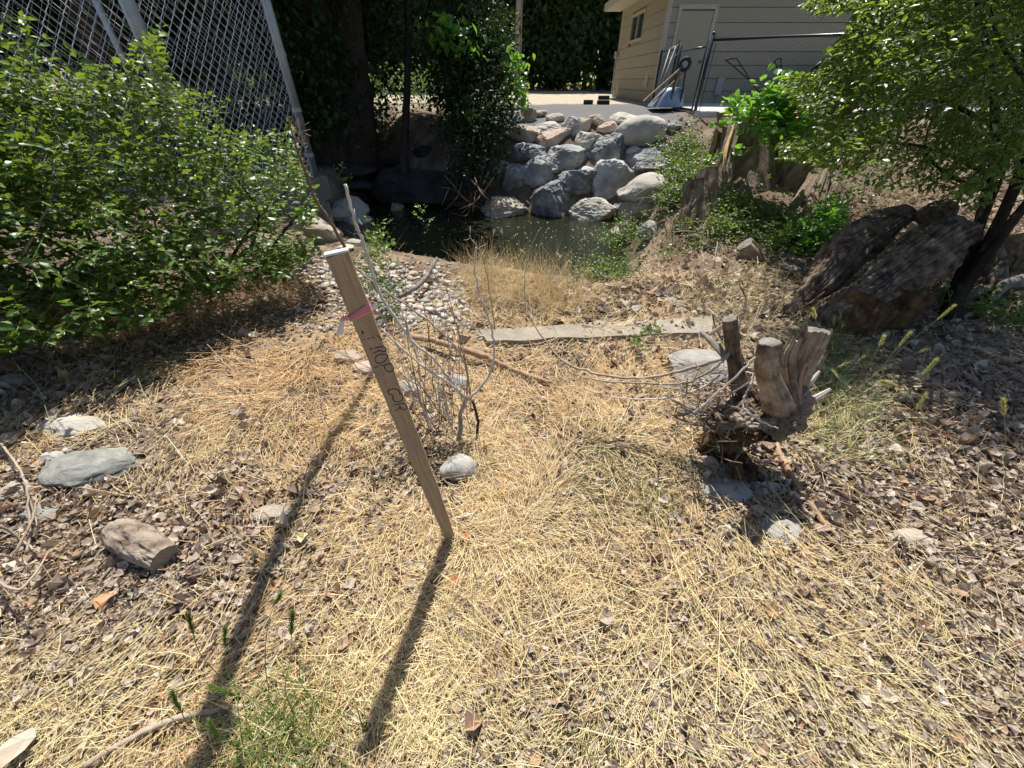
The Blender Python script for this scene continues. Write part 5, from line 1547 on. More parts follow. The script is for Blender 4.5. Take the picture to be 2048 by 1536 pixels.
# clumpy density
k_ &= g_.uniform(size=len(px)) < .10 + .90 * sstep(-.22, .15, fbm(P * 1.9, 12, 3))
k_ &= ~((py < -60) & (g_.uniform(size=len(px)) < .6))
k_ &= ~((py < -30) & (P[:, 0] < 2.9))
st = P[k_]; st = st[g_.permutation(len(st))[:5000]]
out_ = st - np.array([4.0, 4.0, 1.6]); out_ /= np.linalg.norm(out_, axis=1)[:, None] + .01
dr = out_ * .9 + rand_dirs(len(st), g_) * .5 + np.array([-.25, 0, .05])
ln = g_.uniform(.14, .42, len(st))
LP, LF, LN, LS, SA, SB = twig_leaves(st, dr, ln, .034, .055, g_, .5, spread=.9)
px, py, t = proj(LP)
inframe = (px > 1300) & (px < 2100) & (py > -40) & (py < 500)
ok = (~inframe) | in_poly(px, py, tree_poly)
# nothing hangs free left of the crown
ok &= ~((px < 1560) & (py > -60) & (t > .2))
LP, LF, LN, LS = LP[ok], LF[ok], LN[ok], LS[ok]
V, F = seg_tubes(SA, SB, .0018, .0016)
px, py, t = proj(SB); ok = in_poly(px, py, tree_poly)
V, F = seg_tubes(SA[ok], SB[ok], .0018, .0016)
part('twigs', V, F, M['darktrunk'], rt_tree, kind='stuff')
build_leaves(rt_tree, LP, LF, LN, LS, M['tree'], .46, 300, g=g_, name='crown')

# ---------------------------------------------------------------- leaning tree overhead (casts the long shadow)
ov = thing('leaning_bare_tree', 'bare leaning tree whose limb arches overhead and throws the long shadow', 'tree', (-2.6, -1.4, 0))
def shad(Xs, Ys, z): return np.array([Xs, Ys + .577 * z, z])
sh_px = [(392, 1560), (425, 1440), (480, 1300), (540, 1160), (590, 1050), (640, 930), (700, 835), (745, 750), (775, 700)]
hz = [2.25, 2.35, 2.5, 2.7, 2.9, 3.2, 3.6, 4.1, 4.6]
lim = []
for (qx, qy), z in zip(sh_px, hz):
    q = gp(qx, qy)[0]; lim.append(np.array([q[0], q[1] + .577 * (z - q[2]), z]))
limb = [np.array([-2.6, -1.4, -.1]), np.array([-2.2, -.6, .9]), np.array([-1.5, .5, 1.95])] + lim
V, F = tube(smooth_path(limb, 90), [.12, .09, .05, .036, .032, .031, .030, .028, .026, .022, .018, .008], 14, True, lump=.12, ridge=.08, rfreq=2, seed=3)
part('trunk', V, F, M['darktrunk'], ov, smooth=True)

# ---------------------------------------------------------------- dark trees over the creek
def leafcloud(name, ells, n, size, seed, clump=30, cr=.28, tv=FAR_V, tf=FAR_F, shellness=.5, squash=.7):
    g = np.random.default_rng(seed)
    w = np.array([e[3] * e[4] * e[5] for e in ells]) ** .75; w = w / w.sum()
    nc = max(1, n // clump)
    pick = g.choice(len(ells), nc, p=w)
    E = np.array(ells)[pick]
    d = rand_dirs(nc, g); r = g.uniform(0, 1, nc) ** shellness
    C_ = E[:, :3] + d * r[:, None] * E[:, 3:6]
    P = np.repeat(C_, clump, 0) + g.normal(size=(nc * clump, 3)) * cr * np.array([1, 1, squash])
    fwd = rand_dirs(len(P), g) + np.array([0, 0, -.35]); nr = np.array([0, 0, 1.0]) + g.normal(size=(len(P), 3)) * .6
    S = size * g.uniform(.6, 1.3, len(P))
    R = frames(fwd, nr) * S[:, None, None]
    rr = np.clip(np.repeat(g.uniform(0, 1, nc), clump) * .6 + g.uniform(0, .4, len(P)), 0, 1)
    return scatter(tv, tf, R, P, rr)
V, F, r_ = leafcloud('c', [(3.15, 3.9, 3.7, .9, .65, .45), (4.1, 4.3, 3.8, 1.2, .8, .5), (3.4, 3.6, 3.3, .7, .5, .3)], 7000, .06, 40, clump=22, cr=.16, tv=LEAF_V, tf=LEAF_F)
part('crown', V, F, M['tree'], rt_tree, rnd=r_, kind='stuff')
def trunk(root, pts, r, mat='darktrunk', seed=1, seg=16, ridge=.15, name='trunk', n=20):
    V, F = tube(smooth_path(pts, n), r, seg, True, ridge=ridge, rfreq=3, lump=.08, seed=seed, along=.8)
    return part(name, V, F, M[mat], root, smooth=True)
def gz(x, y): return float(H(x, y))
# tree A: massive dark multi-trunk left of the sapling
tA = thing('dark_tree', 'massive dark trunked tree in deep shade left of the sapling by the creek', 'tree', (-3.9, 10.2, gz(-3.9, 10.2)))
bx, by = -3.9, 10.2; z0 = gz(bx, by) - .2
trunk(tA, [(bx, by, z0), (bx + .1, by, 2), (bx - .1, by, 4.5), (bx - .4, by + .2, 8)], [.62, .42, .36, .25], seed=1)
trunk(tA, [(bx + .45, by - .2, z0), (bx + .7, by, 2.4), (bx + 1.0, by + .2, 5), (bx + 1.6, by + .4, 8)], [.4, .28, .22, .14], seed=2)
trunk(tA, [(bx - .5, by + .2, z0), (bx - 1.0, by, 2.4), (bx - 1.7, by + .2, 5)], [.34, .22, .14], seed=3)
V, F, r_ = leafcloud('crown', [(-4.2, 11.3, 4.2, 2.3, 1.7, 1.9), (-3.2, 12.1, 5.6, 2.4, 1.8, 2.0), (-5.6, 11.4, 5.0, 2.0, 1.8, 2.4), (-4.3, 13.8, 8.0, 3.2, 2.6, 2.0), (-4.2, 9.3, 3.0, 1.5, .45, 1.3), (-4.4, 9.6, 1.6, 1.4, .5, 1.1), (-3.2, 9.4, 3.6, 1.2, .4, .9), (-3.9, 9.2, 1.1, .9, .3, .6), (-3.7, 9.3, 4.2, 1.3, .4, .8), (-4.6, 11.8, 2.2, 1.6, .8, 1.2), (-3.0, 11.5, 2.3, 1.0, .7, 1.1)], 50000, .13, 41, shellness=.4)
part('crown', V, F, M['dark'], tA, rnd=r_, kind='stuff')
# sapling
tS = thing('sapling', 'slim maple sapling with straight shaded trunk and sunlit lobed leaves', 'tree', (-2.35, 9.6, gz(-2.35, 9.6)))
sb = at(808, 318, 8.3)
tb = at(815, 30, 8.2)
trunk(tS, [sb - (0, 0, .4), sb, (sb + tb) / 2 + (.03, 0, 0), tb, tb + (.1, 0, 2.0)], [.11, .085, .075, .06, .03], seed=4, seg=12)
V, F, r_ = leafcloud('c', [(-1.7, 9.6, 4.6, 1.4, 1.1, .8), (-2.2, 9.8, 5.6, 1.6, 1.2, .9), (-1.2, 9.3, 3.9, .8, .7, .35)], 7000, .15, 42, shellness=.45)
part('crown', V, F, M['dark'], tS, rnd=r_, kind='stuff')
V, F, r_ = leafcloud('c', [tuple(at(895, 65, 7.6)) + (.35, .3, .14), tuple(at(925, 85, 7.7)) + (.25, .3, .2)], 130, .17, 43, clump=12, cr=.16, tv=LEAF_V, tf=LEAF_F)
part('leaf_spray', V, F, M['bushlight'], tS, rnd=r_, kind='stuff')  # sunlight put into the colour: lighter leaves than the crown
# dark evergreen shrub between sapling and rock wall
sh = thing('creekside_shrub', 'dark upright shrub with lit outer leaves overhanging the left of the rock wall', 'shrub', (-.75, 9.4, gz(-.75, 9.4)))
e = []
for (px, py, t, rx, rz) in [(925, 200, 8.2, .75, .8), (950, 130, 8.3, .7, .8), (970, 60, 8.6, .7, .7), (960, 260, 8.0, .6, .6), (1000, 190, 8.2, .40, .7), (940, 330, 7.9, .5, .5), (930, 30, 8.6, .8, .7), (990, 110, 8.4, .42, .6), (905, 130, 8.4, .6, .7)]:
    c = at(px, py, t); e.append((c[0], c[1], c[2], rx, .6, rz))
V, F, r_ = leafcloud('c', e, 15000, .085, 44, clump=24, cr=.16, shellness=.5)
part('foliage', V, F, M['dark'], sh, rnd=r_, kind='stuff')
for k in range(12):
    gg_ = np.random.default_rng(60 + k); c = at(gg_.uniform(905, 985), gg_.uniform(385, 410), 7.6)
    trunk(sh, [c, at(gg_.uniform(890, 1000), gg_.uniform(260, 330), 7.8), at(gg_.uniform(880, 1030), gg_.uniform(120, 220), 8)], [.02, .016, .01], seed=k, seg=6, name='stem', n=10)
V, F, r_ = leafcloud('c', [tuple(at(1030, 140, 8.0)) + (.13, .3, .45), tuple(at(1042, 190, 8.0)) + (.12, .2, .25)], 210, .11, 45, clump=10, cr=.10, tv=LEAF_V, tf=LEAF_F)
part('leaf_spray', V, F, M['bushlight'], sh, rnd=r_, kind='stuff')  # lit outer leaves painted in a lighter green than the foliage
# roots hanging at the bank
rb = MB(); gg_ = np.random.default_rng(3)
for k in range(10):
    a = at(gg_.uniform(880, 990), gg_.uniform(340, 390), 7.4); b_ = at(gg_.uniform(860, 1060), gg_.uniform(400, 430), 7.2)
    rb.tube(smooth_path([a, (a + b_) / 2 + gg_.normal(size=3) * .12, b_], 8), [.012, .008, .004], 5)
rb.build('roots', M['rustystalk'], sh)
# canopy trees that keep the left bank in shade and fill the top left
for i, (x, y, ells, n, lab, seed) in enumerate([
    (-8.0, 13.0, [(-8, 13, 4.5, 3.0, 2.2, 2.4), (-7, 15, 8, 3.5, 3, 2.5), (-9.5, 14, 2.6, 2.2, 1.6, 1.6)], 24000, 'dark leafy tree behind the tall fence, nearest to its corner post', 51),
    (-13.5, 12.0, [(-13.5, 12, 4.0, 3.2, 2.4, 2.8), (-12.5, 12, 7, 3.5, 2.6, 2.5), (-14.5, 12, 1.8, 2.6, 1.4, 1.3)], 22000, 'dark leafy tree behind the tall fence at the far left', 52),
    (-1.5, 13.5, [(-3.0, 13.8, 6.8, 2.5, 2.2, 1.9), (-4.0, 14.5, 8.5, 3.0, 2.6, 2), (-1.9, 12.6, 5.3, 1.4, 1.0, .9)], 16000, 'tall overhanging tree behind the sapling', 53),
    (-7.5, 9.2, [(-6.8, 12.2, 6.6, 2.0, 1.8, 2.0), (-8.6, 12.2, 6.6, 2.4, 2, 2.2), (-9.0, 9.8, 3.2, 1.6, 1.2, 1.5)], 15000, 'shaded tree seen through the left fence mesh', 54)]):
    z0 = gz(x, y)
    tr_ = thing('background_tree', lab, 'tree', (x, y, z0))
    trunk(tr_, [(x, y, z0 - .2), (x + .2, y, 3), (x, y + .2, 7)], [.42, .3, .18], seed=seed, mat='midbark')
    V, F, r_ = leafcloud('c', ells, n, .17, seed, shellness=.42)
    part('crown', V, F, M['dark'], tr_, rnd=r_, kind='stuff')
# light undergrowth along the sunlit edge behind the fence
ug = []
for k in range(30):
    x = -13 + k * .42; y = 15 + .6 * math.sin(k * 1.7)
    ug.append((x, y, gz(x, y) + .4, .5, .5, .5))
for k in range(34):
    x = -13 + k * .30; y = 11.4 + .5 * math.sin(k * 2.1)
    ug.append((x, y, gz(x, y) + .45, .45, .5, .55))
V, F, r_ = leafcloud('c', ug, 16000, .10, 66, clump=20, cr=.2)
o = solo('undergrowth', V, F, M['fartree'], 'low leafy undergrowth along the shaded edge behind the tall fence', 'undergrowth', rnd=r_); o["kind"] = "stuff"

# ---------------------------------------------------------------- far tree line beyond the lot
Vt, Ft, rt2 = leafcloud('c', [(0, 0, 3.2, 3.4, 2.6, 3.2), (-1.5, .5, 7, 3.0, 2.6, 3.2), (1.6, 0, 6.5, 3, 2.4, 3), (0, 0, 10.5, 3.4, 2.8, 3)], 22000, .42, 71, clump=26, cr=.5, shellness=.38)
cme = mesh_np('crown', Vt, Ft, M['fartree'], rnd=rt2)
Vt, Ft, rt2 = leafcloud('c', [(0, 0, 2.6, 3.8, 2.4, 2.8), (1.4, .5, 6.5, 2.8, 2.4, 3.2), (-1.6, 0, 8, 3, 2.4, 3), (.5, 0, 12, 3, 2.6, 2.6)], 22000, .42, 72, clump=26, cr=.5, shellness=.38)
cme2 = mesh_np('crown', Vt, Ft, M['fartree'], rnd=rt2)
Vk, Fk = tube(smooth_path([(0, 0, -.5), (.1, 0, 3), (0, .1, 8), (.2, 0, 12)], 14), [.4, .3, .2, .1], 10)
tme = mesh_np('trunk', Vk, Fk, M['darktrunk'], True)
spots = [(-27, 33), (-21, 36), (-15.5, 33), (-10, 36), (-5, 34), (-.8, 37.5), (2.8, 35.5), (6.6, 36), (10.5, 35), (15, 38), (21, 36), (27, 38), (-18, 26), (-12, 24)]
where = ['far left behind the fence', 'far left, second from the outermost', 'seen through the middle of the fence', 'behind the corner of the fence', 'behind the massive dark tree', 'just left of the utility pole', 'just right of the utility pole', 'right behind the far house corner', 'hidden mostly by the house', 'beyond the house, left one', 'beyond the house, middle one', 'beyond the house, right one', 'nearer row at the far left', 'nearer row behind the fence']
for i, (x, y) in enumerate(spots):
    z0 = gz(x, y)
    t_ = thing('far_tree', 'green tree of the far tree line, ' + where[i], 'tree', (x, y, z0), group='far tree line beyond the gravel lot')
    for me_, nm in ((cme if i % 2 else cme2, 'crown'), (tme, 'trunk')):
        a = i * 1.9; s = .85 + .3 * ((i * 7) % 5) / 5
        Rz = np.array([[math.cos(a), -math.sin(a), 0], [math.sin(a), math.cos(a), 0], [0, 0, 1]]) * s
        o = inst(nm, me_, Rz, (x, y, z0), t_)
        if nm == 'crown': o["kind"] = 'stuff'
# utility pole
up_ = thing('utility_pole', 'weathered wooden utility pole in front of the far trees', 'pole', (.35, 27.5, gz(.35, 27.5)))
P0 = at_y(1033, 180, 27.5); P1 = at_y(1037, 0, 27.5)
MB().tube([P0 - (0, 0, .6), P0 + (P1 - P0) * 2.2], [.16, .12], 14).build('shaft', M['twig'], up_, smooth=True)
MB().tube([P0 + (P1 - P0) * .1 + (.2, 0, 0), P0 + (P1 - P0) * 1.6 + (.17, 0, 0)], .03, 6).build('conduit', M['ply'], up_)

# ---------------------------------------------------------------- green plants
def leafy_plant(name, lab, cat, blobs, n_tw, leaf, mat, seed, sp=.04, droop=.3, wd=.6, L=(.08, .25), npieces=60, grp=None):
    g = np.random.default_rng(seed)
    st, dr, ln = [], [], []
    b0 = at(*blobs[0][:3])
    for k in range(n_tw):
        bl = blobs[int(g.integers(len(blobs)))]
        c = at(bl[0] + g.normal() * bl[3], bl[1] + g.normal() * bl[4], bl[2] + g.normal() * .12)
        gzz = float(H(c[0], c[1])); 
        if c[2] < gzz: c[2] = gzz + .01
        st.append(c); d = rand_dirs(1, g)[0]; d[2] = abs(d[2]) + .25; dr.append(d); ln.append(g.uniform(*L))
    LP, LF, LN, LS, SA, SB = twig_leaves(st, dr, ln, sp, leaf, g, droop)
    r = thing(name, lab, cat, (b0[0], b0[1], float(H(b0[0], b0[1]))), group=grp)
    V, F = seg_tubes(SA, SB, .002, .0018); part('stems', V, F, M['greenstem'], r, kind='stuff')
    build_leaves(r, LP, LF, LN, LS, M[mat], wd, npieces, g=g)
    return r
leafy_plant('sprouts', 'bright green broad leaved sprouts growing over the hollow stump', 'sprouts', [(1490, 235, 5.3, 22, 14), (1540, 240, 5.0, 30, 22), (1570, 210, 5.0, 22, 14), (1540, 290, 5.0, 30, 22), (1590, 300, 4.9, 25, 25), (1600, 260, 4.9, 20, 20)], 260, .115, 'bushlight', 81, .06, .2, .8, (.1, .3), 200)
leafy_plant('sprouts', 'bright green sprouts between the hollow stump and the gnarled log', 'sprouts', [(1640, 470, 4.6, 20, 22), (1610, 500, 4.5, 22, 20), (1650, 440, 4.7, 14, 14)], 110, .085, 'bushlight', 82, .05, .2, .8, (.08, .25), 120)
leafy_plant('sprouts', 'tuft of green leaves on top of the small sawn stump', 'sprouts', [(1416, 330, 5.8, 6, 5)], 10, .07, 'bushlight', 83, .04, .2, .7, (.05, .12), 20)
leafy_plant('vines', 'trailing green vines over the right bank beside the boulders', 'vines', [(1360, 330, 6.6, 22, 28), (1390, 400, 6.0, 30, 25), (1440, 450, 5.5, 40, 25), (1420, 500, 5.0, 45, 25), (1350, 380, 6.4, 18, 22), (1500, 480, 5.2, 35, 20), (1370, 300, 7.0, 15, 15), (1345, 430, 5.9, 20, 20), (1560, 520, 4.8, 40, 18)], 1500, .05, 'bush', 84, .035, .6, .7, (.1, .35), 120)
leafy_plant('weeds', 'low green weeds around the foot of the far right bank', 'weeds', [(1720, 320, 5.2, 40, 25), (1780, 360, 5.0, 50, 20), (1700, 380, 5.0, 30, 20)], 150, .05, 'bush', 85, .035, .6, .7, (.08, .25), 60)
leafy_plant('weeds', 'green leafy weeds standing at the right shore of the pool', 'weeds', [(1190, 560, 4.3, 24, 28), (1230, 500, 4.6, 22, 22), (1215, 580, 4.2, 26, 18), (1250, 470, 4.9, 18, 12)], 210, .045, 'bush', 86, .032, .0, .5, (.12, .3), 80)
leafy_plant('weeds', 'green weeds in shade beside the tangled grey roots at the right', 'weeds', [(1960, 620, 3.3, 35, 14), (2020, 640, 3.2, 30, 10), (1900, 600, 3.4, 15, 10)], 130, .05, 'bush', 87, .035, .1, .6, (.06, .18), 60)
leafy_plant('weeds', 'green weed with small leaves between the stake top and the cobbles', 'weeds', [(745, 560, 3.4, 16, 22), (775, 600, 3.3, 10, 30), (760, 500, 3.8, 12, 18)], 70, .05, 'bush', 88, .04, .1, .6, (.1, .25), 50)
leafy_plant('weeds', 'slender green sprig standing over dark water by the small stump', 'weeds', [(850, 450, 5.0, 5, 20), (690, 375, 5.6, 8, 16)], 14, .05, 'bushlight', 89, .035, .0, .5, (.1, .2), 30)
leafy_plant('thistle', 'small spiny green thistle on the concrete strip', 'thistle', [(1305, 668, 2.62, 6, 7), (1275, 690, 2.55, 4, 8)], 16, .035, 'bush', 90, .02, .0, .5, (.03, .07), 30)

# dead vine tangle on the slope beside the boulders
vt = thing('dead_vines', 'tangle of thin dead vines and roots on the slope right of the boulders', 'vines', gp(1345, 380)[0])
b = MB(); gv = np.random.default_rng(8)
qx = gv.uniform(1300, 1450, 110); qy = 255 + (qx - 1300) * .5 + gv.uniform(0, 190, 110)
Pv = gps(qx, qy)[0]
for q in Pv:
    dd = gv.normal(size=3) * np.array([.35, .3, .12]); up = gv.uniform(.03, .18)
    b.tube(smooth_path([q, q + dd * .5 + (0, 0, up), q + dd + (0, 0, up * .3)], 7), [.007, .005, .003], 4)
b.build('stems', M['twig'], vt, kind='stuff')

# ---------------------------------------------------------------- grasses
def tuft(name, lab, cat, spots, nb, length, mat, seed, width=.0035, spread=.5, droop=.16, kind=None, heads=0, head_len=.07, hm='awn', grp=None, segs=4):
    g = np.random.default_rng(seed)
    B_, D_, L_ = [], [], []
    for (px, py, sx, sy) in spots:
        q, tt, hit = gps(px + g.normal(size=nb) * sx, py + g.normal(size=nb) * sy)
        B_.append(q)
    Bs = np.concatenate(B_); n = len(Bs)
    D = np.stack([g.normal(size=n) * spread, g.normal(size=n) * spread, np.ones(n)], 1)
    L = length * g.uniform(.45, 1.15, n)
    V, F, R = blades(Bs, D, L, np.full(n, width) * g.uniform(.6, 1.3, n), droop * g.uniform(.3, 1.6, n), g.uniform(0, 1, n), segs, g)
    root = None
    r = thing(name, lab, cat, Bs.mean(0), group=grp)
    part('blades', V, F, M[mat], r, rnd=R, kind='stuff')
    if heads:
        K = 2 * (segs + 1)
        for i in g.choice(n, min(heads, n), replace=False):
            tip = V[i * K + K - 1]; prev = V[i * K + K - 4]
            d = tip - prev; d /= np.linalg.norm(d) + 1e-9
            m_ = 34
            s = np.linspace(0, 1, m_)
            base = tip + np.outer(s * head_len * .75, d)
            dirs = d + rand_dirs(m_, g) * .45
            V2, F2, R2 = blades(base, dirs, np.full(m_, head_len * .55), np.full(m_, .0014), np.zeros(m_), g.uniform(0, 1, m_), 1, g)
            part('seed_head', V2, F2, M[hm], r, rnd=R2)
    return r
tuft('grass_clump', 'green grass clump with bottle brush seed heads at the bottom left', 'grass', [(560, 1440, 50, 40), (640, 1420, 40, 30), (520, 1490, 30, 20), (600, 1500, 70, 20)], 95, .17, 'green', 1, .0048, .55, .2, heads=0)
tuft('grass_clump', 'sparse green grass blades near the bottom centre', 'grass', [(1060, 1450, 60, 25), (1180, 1480, 40, 20), (700, 1470, 40, 25)], 45, .10, 'green', 2, .003, .6)
tuft('grass_clump', 'green grass at the bottom right edge of the yard', 'grass', [(1700, 1500, 60, 25)], 50, .09, 'green', 3, .003, .6)
tuft('grass_clump', 'short olive grass left of the stump shadow', 'grass', [(1290, 960, 40, 50), (1230, 940, 30, 30), (1310, 1010, 25, 25), (1200, 880, 30, 30), (1150, 1000, 40, 30)], 130, .11, 'green', 4, .0028, .35)
tuft('grass_clump', 'green and yellow foxtail barley growing right of the sawn stump', 'grass', [(1680, 760, 40, 50), (1720, 830, 50, 50), (1660, 700, 30, 30), (1650, 860, 40, 30), (1620, 740, 40, 40)], 170, .28, 'green', 5, .003, .5, .16, heads=20, head_len=.075)
tuft('grass_clump', 'yellow foxtail grass behind the sawn stump', 'grass', [(1480, 640, 40, 26), (1540, 620, 40, 30), (1420, 620, 30, 20)], 100, .26, 'straw_pale', 6, .003, .4, .14, heads=14, head_len=.07)
tuft('grass_clump', 'green foxtail grass standing in front of the hollow stump bank', 'grass', [(1470, 590, 50, 25), (1560, 590, 30, 20)], 80, .22, 'green', 7, .003, .4, heads=8)
tuft('grass_clump', 'tall dry grass on the near shore in front of the pool', 'grass', [(1000, 600, 50, 25), (1080, 600, 50, 25), (1040, 560, 60, 25), (1130, 600, 40, 20), (960, 570, 20, 20), (1060, 545, 60, 10)], 380, .38, 'straw', 8, .004, .32, .12, heads=26, head_len=.07, hm='straw_pale')
tuft('grass_clump', 'green grass with drooping heads by the small stump at the left of the pool', 'grass', [(770, 490, 18, 12), (745, 500, 12, 10)], 90, .36, 'green', 9, .005, .3, heads=8, head_len=.09)
tuft('grass_clump', 'tall dry grass leaning at the foot of the left shrub', 'grass', [(330, 640, 60, 25), (430, 620, 50, 25), (520, 600, 40, 20), (590, 590, 30, 20), (240, 680, 50, 20)], 260, .34, 'straw_rust', 10, .0035, .6, .14, segs=5)
tuft('grass_clump', 'wispy dry grass stems in the shade at the left edge', 'grass', [(120, 700, 60, 30), (60, 760, 50, 30), (180, 740, 50, 30)], 60, .40, 'straw', 11, .003, .8, .16, segs=5)
tuft('grass_clump', 'dry grass along the near side of the concrete strip', 'grass', [(1000, 660, 40, 12), (1180, 690, 60, 8), (1350, 680, 40, 8)], 120, .10, 'straw', 12, .003, .6)
tuft('grass_clump', 'dry grass on the sunlit bank beyond the gnarled log', 'grass', [(1790, 400, 50, 12), (1880, 380, 50, 12), (1750, 430, 30, 10), (1960, 370, 50, 12)], 200, .16, 'straw', 13, .006, .6)
tuft('grass_clump', 'dry straw and grass below the green vines on the right bank', 'grass', [(1330, 560, 60, 20), (1420, 560, 50, 20), (1500, 560, 40, 16)], 200, .14, 'straw', 14, .004, .6)
tuft('grass_clump', 'dry grass clinging to the slope right of the pool', 'grass', [(1310, 470, 25, 40), (1350, 520, 30, 25), (1280, 540, 25, 25), (1330, 400, 15, 40)], 170, .16, 'straw', 16, .005, .7)
tuft('grass_clump', 'yellow green grass around the base of the sawn stump', 'grass', [(1440, 700, 60, 30), (1380, 600, 50, 20)], 110, .16, 'straw_pale', 17, .003, .6)
tuft('grass_clump', 'dry grass fringe along the far edge of the gravel lot', 'grass', [(1080, 178, 60, 2), (1160, 178, 40, 2)], 500, .5, 'straw', 15, .03, .4)
# single foxtail stalks with green heads, lower left and lower right
def foxtail(pts, lab, L=.072):
    P = smooth_path([at(*q) for q in pts], 12)
    r = thing('foxtail', lab, 'grass stalk', P[0])
    V, F = tube(P, [.0016, .0012, .0010], 5); part('stalk', V, F, M['greenstem'], r)
    d = P[-1] - P[-3]; d /= np.linalg.norm(d)
    g = np.random.default_rng(int(pts[0][0] + pts[0][1])); m_ = 240
    base = P[-1] - d * L * .2 + np.outer(g.uniform(0, 1, m_) * L, d)
    V2, F2, R2 = blades(base, d + rand_dirs(m_, g) * .42, np.full(m_, L * .28), np.full(m_, .0021), np.zeros(m_), g.uniform(.5, 1, m_), 1, g)
    part('seed_head', V2, F2, M['green' if pts[0][1] > 1200 else 'awn'], r, rnd=R2)
for q, lab in [([(520, 1490, 1.20), (450, 1460, 1.12), (385, 1455, 1.06), (358, 1415, 1.02)], 'green foxtail head lowest at the left beside the long shadow'),
               ([(560, 1440, 1.22), (460, 1370, 1.15), (402, 1310, 1.10), (385, 1262, 1.07)], 'green foxtail head leaning furthest left and up'),
               ([(570, 1440, 1.2), (470, 1370, 1.12), (452, 1320, 1.08), (450, 1285, 1.05)], 'green foxtail head standing upright beside the long shadow'),
               ([(590, 1430, 1.2), (570, 1380, 1.12), (580, 1320, 1.07), (583, 1262, 1.04)], 'green foxtail head right of the long shadow'),
               ([(575, 1450, 1.2), (530, 1420, 1.12), (500, 1400, 1.1), (465, 1388, 1.08)], 'green foxtail head lying flat above the long grey twig'),
               ([(540, 1400, 1.25), (530, 1320, 1.2), (538, 1240, 1.15), (552, 1205, 1.1)], 'lighter green foxtail head pointing up right'),
               ([(560, 1510, 1.15), (500, 1500, 1.1), (450, 1490, 1.05), (438, 1478, 1.04)], 'small green foxtail head nearest the bottom edge')]:
    foxtail(q, lab)
for q, lab in [([(1700, 900, 1.9), (1740, 850, 1.7), (1800, 800, 1.6), (1850, 745, 1.5)], 'pale foxtail head highest over the shaded leaves at the right'),
               ([(1720, 920, 1.9), (1760, 880, 1.75), (1810, 850, 1.65), (1835, 815, 1.6)], 'pale green foxtail head below the highest one at the right'),
               ([(1700, 780, 2.1), (1730, 740, 1.95), (1750, 710, 1.9), (1760, 690, 1.85)], 'bushy foxtail head over the shade near the gnarled log'),
               ([(1740, 760, 2.2), (1800, 700, 2.0), (1850, 660, 1.9), (1880, 635, 1.85)], 'long foxtail head arching right under the tree trunk'),
               ([(1650, 760, 2.0), (1645, 700, 1.9), (1636, 660, 1.85), (1630, 635, 1.8)], 'green foxtail head right behind the sawn stub top'),
               ([(2010, 1000, 1.6), (2012, 900, 1.5), (2010, 860, 1.45), (2008, 825, 1.42)], 'small green foxtail head near the right edge'),
               ([(1690, 800, 2.0), (1760, 740, 1.9), (1775, 720, 1.85), (1800, 690, 1.8)], 'golden foxtail head left of the arching one'),
               ([(1900, 1000, 1.7), (1860, 900, 1.6), (1820, 790, 1.5), (1790, 770, 1.48)], 'faint yellow foxtail head in the middle of the right shade')]:
    foxtail(q, lab, .075)

# ---------------------------------------------------------------- ground cover: straw mat and leaf litter
g = np.random.default_rng(99)
def sample(n, x0=-350, x1=2400, y0=430, y1=1760, extra=0):
    px = g.uniform(x0, x1, n); py = g.uniform(y0, y1, n)
    P, t, hit = gps(px, py)
    if extra:                                       # the yard goes on around and behind the viewpoint
        E = np.stack([g.uniform(-4.5, 5.5, extra), g.uniform(-1.6, 2.6, extra), np.zeros(extra)], 1)
        E[:, 2] = H(E[:, 0], E[:, 1])
        ex, ey, et = proj(E)
        bad = et < .35
        out_ = bad | (ex < x0) | (ex > x1) | (ey > y1)
        ex = np.where(bad, 1024 + E[:, 0] * 600, ex); ey = np.where(bad, 1500, ey)
        E, ex, ey = E[out_], np.clip(ex, -250, 2050), np.clip(ey, 500, 1480)
        ex, ey = ex[out_], ey[out_]
        px = np.concatenate([px, ex]); py = np.concatenate([py, ey]); P = np.concatenate([P, E])
        t = np.concatenate([t, np.full(len(E), 1.9)]); hit = np.concatenate([hit, np.ones(len(E), bool)])
    return px, py, P, t, hit
def blob(px, py, L):
    w = np.zeros(len(px))
    for (cx_, cy_, sx, sy, a) in L:
        w = np.maximum(w, a * np.exp(-(((px - cx_) / sx) ** 2 + ((py - cy_) / sy) ** 2)))
    return w
STRAW = [(650, 820, 330, 160, 1.0), (420, 720, 260, 120, .8), (1000, 1050, 330, 230, 1.0), (1150, 780, 260, 150, 1.0), (850, 1350, 330, 230, .95), (250, 1460, 320, 130, .75), (1500, 1240, 330, 190, .8), (1300, 1480, 400, 120, .75), (250, 830, 200, 70, .6), (1130, 650, 200, 60, .9), (60, 870, 120, 60, .6), (1650, 860, 120, 90, .5), (400, 1360, 160, 80, .6), (1330, 930, 180, 120, .85), (1480, 600, 180, 50, .6), (1800, 400, 200, 25, .5), (1700, 1450, 250, 120, .45)]
px, py, P, t, hit = sample(250000, extra=60000)
w = np.clip(blob(px, py, STRAW) + .16, 0, 1)
pat = sstep(-.25, .35, n2(P[:, 0], P[:, 1], 3.2, 77))
dirty = 1 - .85 * np.exp(-(((px - 1490) / 60) ** 2 + ((py - 920) / 90) ** 2))
keep = hit & (g.uniform(size=len(px)) < w * (.45 + .55 * pat) * dirty) & (P[:, 2] > WATER_Z + .1) & (P[:, 1] < 9)
P, t, px, py = P[keep], t[keep], px[keep], py[keep]
n = len(P)
fa = n2(P[:, 0], P[:, 1], 1.7, 55, 2) * 5 + g.normal(size=n) * .75
el = np.abs(g.normal(size=n)) * .30
D = np.stack([np.cos(fa), np.sin(fa), el], 1)
